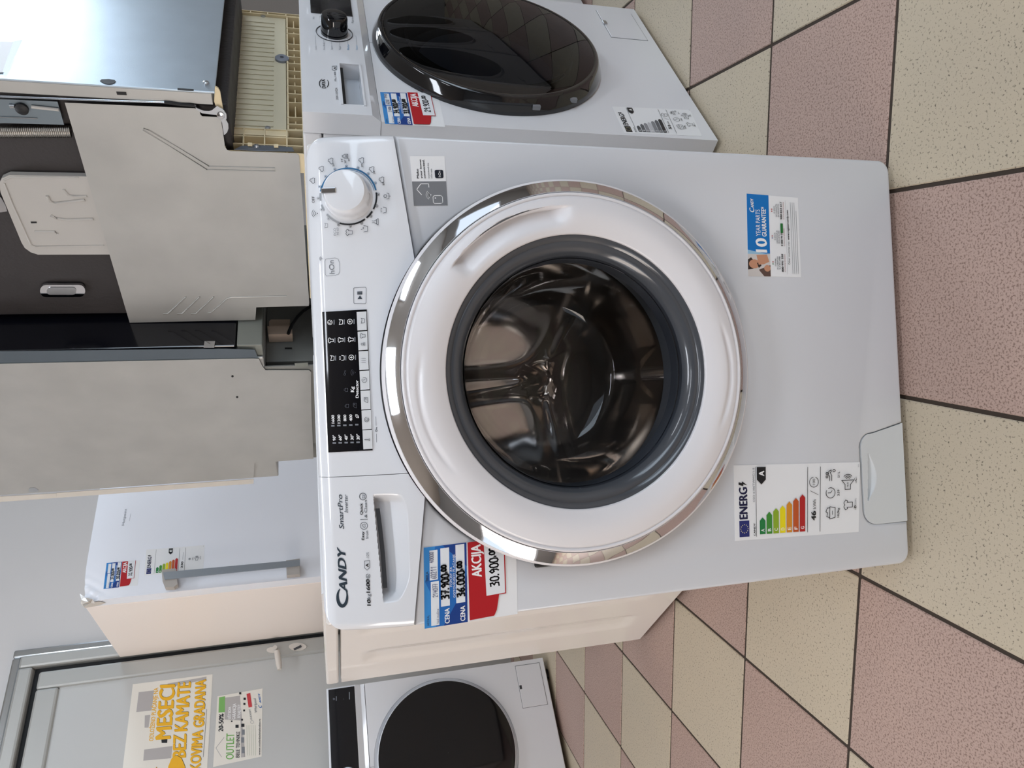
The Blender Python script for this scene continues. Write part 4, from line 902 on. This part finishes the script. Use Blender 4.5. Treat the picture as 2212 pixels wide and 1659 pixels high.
for sx in (-1, 1):
    A = (-.298, -.216) if sx < 0 else (.2865, .2985)
    for z in (.0, .032, .075, .115, .148): lb.box(A[0], A[1], y0b, y0b+.045, z, z+.0025)
    for x in ([-.298, -.272, -.245, -.217] if sx < 0 else [.2865, .2975]): lb.box(x-.0012, x+.0012, y0b, y0b+.045, .002, .15)
    lb.box(A[0], A[1], y0b+.03, y0b+.034, .0, .15)
lb.build('base_lattice', CREAM, w1)
MB().box(-.236, -.214, y0b+.002, y0b+.012, .030, .15, .003).build('base_rail', CREAM, w1)
ms = px_plate(f1(.069+y0b-.002), [c11(*p) for p in ((1250, 1578), (1330, 1540), (1560, 1535), (1860, 1555), (1880, 1600), (1500, 1592))], .001).build('steel_strip', mat('slate_steel', (112, 118, 126), .4, metal=.6), w1, world=True)
for x, y in ((1415, 1530), (1690, 1545)): px_plate(f1(.069+y0b-.004), [c11(x-22, y-14), c11(x+24, y-12), c11(x+24, y+14), c11(x-22, y+12)], .003).build('clip_tab', CREAM, ms, world=True)
q = loc1(f1(.069+y0b-.003), c11(1485, 1545)); MB().lathe([(.0055, q.y), (.005, q.y-.003), (.0003, q.y-.004)], (q.x, q.z), 14).build('screw', SILVER, ms, smooth=40)

# ------------------------------------------------------------------ second built-in appliance, its bare steel side to the room
w2 = thing('built_in_dishwasher', 'built-in dishwasher showing its plain grey steel side and black front edge', 'dishwasher', shop(.96, .69, .846), TH)
s2 = s1(.66); c16 = lambda x, y: (x/3.072, 650+y/3.072)
poly = [c16(*p) for p in ((-700, 430), (1680, 380), (1718, 382), (1740, 430), (1762, 458), (2050, 458), (2064, 470), (2066, 700), (2080, 1045), (1688, 1075), (1684, 1172), (380, 1262), (-700, 1325))]
sp2 = px_plate(s2, poly, .0012).build('side_plate', GALV, w2, world=True)
for p in ((1543, 497), (1574, 635)): px_plate(s2, [c16(p[0]+8*math.cos(a), p[1]+7*math.sin(a)) for a in [k*PI/4 for k in range(8)]], .0018).build('hole', BLACK, sp2, world=True)
px_plate(s2, [c16(*p) for p in ((290-100, 1245), (200, 1236), (235, 1236), (256, 1250), (254, 1262), (195, 1265))], .0022).build('screw_tab', SILVER, sp2, world=True)
px_plate(s1(.6615), [c16(*p) for p in ((-700, 340), (1400, 316), (1505, 316), (1690, 322), (1715, 382), (-700, 430))], .0012).build('door_flange', mat('flange_steel', (112, 122, 130), .3, metal=.9, noise=.06, nscale=12), w2, world=True)
px_plate(s1(.6615), [c16(*p) for p in ((1684, 1180), (1682, 1210), (380, 1304), (374, 1272))], .0015).build('back_strip', CREAM if False else mat('pale_strip', (204, 198, 188), .4, noise=.02), w2, world=True)
px_plate(s1(.6615), [c16(*p) for p in ((372, 1275), (380, 1304), (-700, 1382), (-700, 1335))], .0015).build('back_strip', MATS['pale_strip'], w2, world=True)
MB().box(-.297, .297, .02, .565, .125, .86, .003).build('cabinet', GALV, w2)
MB().box(-.294, .297, -.022, .018, .185, .86, .003).build('door', mat('dark_glass_front', (12, 13, 20), .16, coat=.5), w2)
MB().box(-.291, .297, -.020, .018, .125, .182, .002).build('lower_panel', mat('grey_green_plastic', (132, 134, 126), .45), w2)
q = R1
f2 = f1(.69-.024)
px_plate(f2, [c16(*p) for p in ((1358, 270), (1428, 270), (1422, 310), (1352, 310))], .002).build('door_clip', CHROME, w2, world=True)
bp_ = MB().box(-.255, .29, .085, .54, .004, .125, .002).build('base_box', mat('base_grey', (132, 132, 127), .5, noise=.06, nscale=20), w2)
MB().box(-.297, .297, .06, .54, .0, .004).build('base_tray', BLACK, w2)
MB().box(-.297, -.2935, .055, .40, .008, .125).build('base_side', MATS['base_grey'], w2)
c17 = lambda x, y: (560+x/4.879, 660+y/4.879)
fb2 = f1(.69+.083)
cn = px_plate(fb2, [c17(*p) for p in ((95, 300), (350, 290), (355, 380), (105, 388))], .03).build('terminal_block', mat('terminal_beige', (206, 184, 164), .45), w2, world=True)
px_plate(fb2, [c17(*p) for p in ((110, 228), (130, 208), (330, 206), (320, 290), (112, 298))], .022).build('terminal_cover', MATS['terminal_beige'], cn, world=True)
for p in ((275, 158), (305, 450)): px_plate(fb2, [c17(p[0]-35, p[1]-6), c17(p[0]+40, p[1]-6), c17(p[0]+40, p[1]+6), c17(p[0]-35, p[1]+6)], .0008).build('vent_slot', BLACK, bp_, world=True)
cc = [f1(.69+.05)(c17(*p))[0] for p in ((305, 298), (318, 262), (345, 200), (400, 120), (460, 60), (520, 20), (580, -10))]
MB().tube(cc, .0042, 8).build('power_cable', BLACK, w2, world=True, smooth=60)
px_plate(s1(.662), [c17(*p) for p in ((372, 608), (512, 600), (518, 640), (380, 646))], .001).build('label_tab', MATS['grey_green_plastic'], w2, world=True)

# ------------------------------------------------------------------ fridge by the wall
fr = thing('refrigerator', 'tall white refrigerator with dented top corner, grey bar handle and price sticker, by the wall', 'refrigerator', shop(1.031, 2.142), TH)
FRW = mat('fridge_white', (238, 241, 248), .22, coat=.2, noise=.012, nscale=3, bump=.04, bscale=5)
FRS = mat('fridge_side_warm_lit', (246, 236, 228), .35, noise=.01, nscale=3)  # warm light from the left is put into this side's colour
MB().box(-.297, .297, .062, .62, .04, 1.733, .005).build('body', FRS, fr)
def frd(u, v):
    x = -.299+.598*u; z = .045+v*1.69; d = math.hypot((x+.299)/.10, (z-1.735)/.09)
    dz = .012*math.exp(-(d*1.3)**2)*(1+.8*math.sin(x*160)*math.sin(z*110)); return V((x, dz, z-.010*math.exp(-(d*1.2)**2)))
frdoor = MB().grid(80, 140, frd, lambda c: V((c.x, .055, c.z))).build('door', FRW, fr, smooth=60)
MB().box(-.293, .293, .055, .062, .05, 1.72).build('door_seal', RUBBER, fr)
for x in (-.25, .25):
    for y in (.1, .55): MB().lathe([(.0005, 0), (.02, 0), (.02, .03), (.012, .045)], (x, y), 14, 'z').build('foot', BLACK, fr, smooth=40)
ff = f1(2.142-.040); HND = mat('handle_grey', (160, 166, 172), .35, metal=.6)
hb = px_plate(ff, [(352, 1237), (648, 1210), (648, 1223), (356, 1253)], .004).build('handle', HND, fr, world=True)
for pts in (((352, 1237), (382, 1234), (386, 1268), (378, 1274), (359, 1275), (354, 1262)), ((619, 1217), (648, 1213), (648, 1246), (620, 1249))):
    px_plate(f1(2.142-.012), pts, .027).build('handle_bracket', mat('bracket_grey', (176, 170, 164), .4), hb, world=True)
random.seed(3)
tfm = MB(); P = [(172, 1282), (176, 1296), (184, 1291), (190, 1300), (178, 1306), (196, 1302), (206, 1304), (182, 1311), (174, 1303), (200, 1294)]
vv = [tfm.bm.verts.new(f1(2.142-.004-random.random()*.018)(p)[0]) for p in P]
for t3 in ((0, 1, 2), (1, 3, 2), (1, 4, 3), (3, 4, 5), (3, 5, 9), (5, 6, 9), (4, 7, 5), (1, 8, 4), (8, 7, 4), (2, 3, 9)): tfm.bm.faces.new([vv[i] for i in t3])
tfm.build('torn_film', mat('film_white', (214, 206, 196), .2, coat=.3), fr, world=True)
px_plate(s1(.731-.002), [(176, 1306), (196, 1302), (214, 1299), (228, 1302), (216, 1307), (184, 1313)], .001).build('hinge_cover', mat('hinge_beige', (206, 198, 188), .4), fr, world=True)
fff = f1(2.142); cf = lambda x, y: (x/4.74, 1000+y/4.74)
cv = Canvas(fff, .0008); cv.text('Hotpoint', cf(1272, 640), cf(1300, 470), (-5.5, 0), INKG); cv.line([cf(1325, 595), cf(1340, 520)], .5, INKG); cv.build('brand_lettering', fr)
cg = lambda x, y: (215+x/9.413, 1170+y/9.413)
def ext(a, b, k): return (a[0]+(b[0]-a[0])/k, a[1]+(b[1]-a[1])/k)
tl, tr, br, bl = cg(80, 965), cg(145, 435), cg(455, 410), cg(395, 930)
price_sticker(fr, fff, tl, tr, ext(tr, br, .455), ext(tl, bl, .455), -E2, '37.000,00', '35.200,00', '32.900,00', ('', '', ''))
energy_label(fr, fff, cg(905, 690), cg(955, 165), cg(2140, 70), cg(2110, 600), -E2, 'E', 4, '230', None, None, '', '', '', fridge=True)

# ------------------------------------------------------------------ metal door in the back wall
dr_ = bpy.data.objects.new('door_1', None); COL.objects.link(dr_); dr_.location = shop(0.15, RY1); dr_.rotation_euler = (0, 0, TH); props(dr_, kind='structure')
ROOTM['door_1'] = Matrix.Translation(shop(0.15, RY1)) @ Matrix.Rotation(TH, 4, 'Z')
ALU = mat('door_aluminium', (178, 178, 174), .38, metal=.35); TRIM = mat('bright_trim', (206, 210, 212), .18, metal=.9); LEAF = mat('door_panel_grey', (188, 189, 187), .45, noise=.01, nscale=4)
def ring_boxes(name, mt, hw0, hw1, zt0, zt1, y0, y1, bev=.004):
    b = MB(); b.box(hw1, hw0, y0, y1, 0, zt0, bev); b.box(-hw0, -hw1, y0, y1, 0, zt0, bev); b.box(-hw1, hw1, y0, y1, zt1, zt0, bev)
    return b.build(name, mt, dr_)
ring_boxes('outer_trim', TRIM, .676, .640, 2.158, 2.122, -.032, -.001, .008)
ring_boxes('frame', ALU, .640, .588, 2.122, 2.066, -.050, -.001, .010)
ring_boxes('gap_seal', BLACK, .588, .566, 2.066, 2.042, -.012, -.001, 0)
lf = ring_boxes('leaf_frame', ALU, .566, .492, 2.042, 1.955, -.040, -.001, .010)
MB().box(-.492, .492, -.026, -.001, .0, 1.955).build('leaf_panel', LEAF, dr_)
fdr = f1(RY1-.040); HW = mat('handle_white', (216, 210, 202), .35)
def wl(fn, p): return ROOTM['door_1'].inverted() @ fn(p)[0]
a, b_ = wl(f1(RY1-.075), (598, 1406)), wl(f1(RY1-.080), (604, 1446))
hd = MB().tube([a, a.lerp(b_, .35), a.lerp(b_, .7), b_], [.012, .013, .013, .009], 12).build('door_handle', HW, dr_, smooth=60)
c = wl(fdr, (590, 1405)); MB().tube([V((c.x, -.038, c.z-.01)), V((c.x, -.075, c.z-.01))], .010, 12).build('handle_neck', HW, hd, smooth=60)
px_plate(fdr, [(578+12*math.cos(k*PI/8)+10, 1405+6*math.sin(k*PI/8)) for k in range(16)], .006).build('rosette', HW, hd, world=True)
px_plate(fdr, [(643+19*math.cos(k*PI/8), 1398+8*math.sin(k*PI/8)) for k in range(16)], .008).build('lock_plate', HW, dr_, world=True)
px_plate(f1(RY1-.05), [(634, 1402), (650, 1394), (652, 1398), (636, 1405)], .006).build('lock_cylinder', DARKGREY, dr_, world=True)
# posters
YEL = mat('poster_yellow', (236, 178, 24), .5); YELD = mat('poster_shadow', (70, 58, 40), .6); PGREY = mat('poster_grey', (176, 172, 170), .5); PGRN = mat('poster_green', (120, 176, 96), .5)
fpo = f1(RY1-.0265)
p1 = px_plate(fpo, [(287, 1478), (459.5, 1456.5), (440, 1800), (248, 1800)], .0006).build('poster', PAPERW); props(p1, 'white poster with big yellow instalment lettering on the grey metal door', 'poster')
ROOTM['poster'] = Matrix.Identity(4)
c8 = lambda x, y: (280+x/7.575, 1440+y/7.575)
cv = Canvas(fpo, .0011)
for pts in (((150, 420), (400, 390), (360, 720), (110, 745)), ((250, 800), (340, 790), (310, 1000), (245, 1000)), ((240, 1360), (700, 1300), (680, 1500), (225, 1540)), ((620, 280), (1260, 165), (1250, 210), (640, 340))): cv.poly([c8(*p) for p in pts], PGREY)
cv.poly([c8(520, 1190), c8(620, 1190), c8(615, 1250), c8(525, 1250)], INK)
def ptxt(t, a, b, up, bold, sh=True):
    if sh: cv.text(t, (a[0]+.7, a[1]-.7), (b[0]+.7, b[1]-.7), up, YELD, bold=bold)
    cv.text(t, a, b, up, YEL, bold=bold)
ptxt('ODLOŽENO PLAĆANJE NA', c8(388, 1215), c8(470, 345), (-9.5, 1), .02, False)
ptxt('MESECI', c8(668, 1172), c8(745, 300), (-33, 2.4), .04); ptxt('BEZ', c8(915, 1480), c8(928, 1110), (-28, 2), .04); ptxt('KAMATE', c8(940, 1045), c8(1000, 255), (-28, 2), .04)
ptxt('ČEKOVIMA', c8(1140, 1900), c8(1200, 1045), (-23, 1.7), .04); ptxt('GRADANA', c8(1212, 985), c8(1250, 215), (-23, 1.7), .04)
ptxt('6', c8(930, 2300), c8(930, 1505), (-72, 5), .03); cv.line([c8(1205, 1480), c8(1262, 700)], .9, INKG)
cv.build('printing', p1)
cp = lambda x, y: (450+x/8.778, 1470+y/8.778)
p2 = px_plate(fpo, [cp(90, 1640), cp(175, 300), cp(1030, 150), cp(1010, 1440)], .0006).build('poster', PAPERW); props(p2, 'small outlet poster with green lettering and brand names on the grey metal door', 'poster')
ROOTM[p2.name] = Matrix.Identity(4)
cv = Canvas(fpo, .0011)
cv.poly([cp(300, 330), cp(600, 290), cp(700, 1450), cp(620, 1460), cp(610, 760), cp(310, 740)], PGREY); cv.line([cp(250, 1450), cp(145, 1280), cp(300, 1080)], .7, INKG)
cv.text('20-50%', cp(280, 965), cp(292, 630), (-10, .5), INK, bold=.04); cv.poly([cp(205, 320), cp(318, 300), cp(315, 600), cp(195, 610)], PGRN)
cv.text('OUTLET', cp(480, 1490), cp(492, 1000), (-17, 1), PGRN, bold=.02); cv.text('BELE TEHNIKE', cp(590, 1460), cp(600, 970), (-8, .4), INK, bold=.02)
cv.text('UŠTEDA', cp(425, 730), cp(432, 500), (-6, .3), INKW, bold=.02); cv.text('GARANCIJA', cp(512, 735), cp(525, 440), (-7, .3), INKW, bold=.02); cv.text('KVALITET', cp(610, 700), cp(622, 455), (-7, .3), INKW, bold=.02)
for x, y, s_ in ((545, 870, 30), (655, 850, 30), (640, 745, 18), (445, 775, 14), (685, 445, 20), (690, 350, 22), (605, 245, 20), (680, 570, 18)): cv.poly([cp(x-s_, y-s_), cp(x+s_, y-s_), cp(x+s_, y+s_), cp(x-s_, y+s_)], INK)
for x, y0_, y1_ in ((660, 930, 1030), (660, 1260, 1380), (650, 1080, 1180)): cv.poly([cp(x-25, y0_), cp(x+30, y0_), cp(x+30, y1_), cp(x-25, y1_)], INKG)
cv.poly([cp(725, 260), cp(795, 235), cp(832, 500), cp(765, 515)], mat('badge_red', (196, 60, 66), .5)); cv.text('INDESIT', cp(830, 740), cp(800, 545), (-3.6, 0), INKG, bold=.01); cv.line([cp(*p) for p in circ(830, 790, 30)], .5, INKG)
cv.text('Whirlpool', cp(925, 610), cp(905, 345), (-5.5, 0), INKG, bold=.01); cv.text('C', cp(1015, 520), cp(1010, 470), (-7, 0), BLUE1, bold=.03, shear=.2); cv.text('ANDY', cp(1005, 430), cp(975, 245), (-4, 0), BLUE1, bold=.03, shear=.2)
for k in range(5): cv.line([cp(740+40*k, 1420), cp(730+40*k, 850)], .5, mat('poster_pale_green', (150, 168, 140), .5))
cv.text('www.outletbeletehnike.rs', cp(985, 1415), cp(990, 730), (-4, 0), INK, bold=.01)
cv.build('printing', p2)
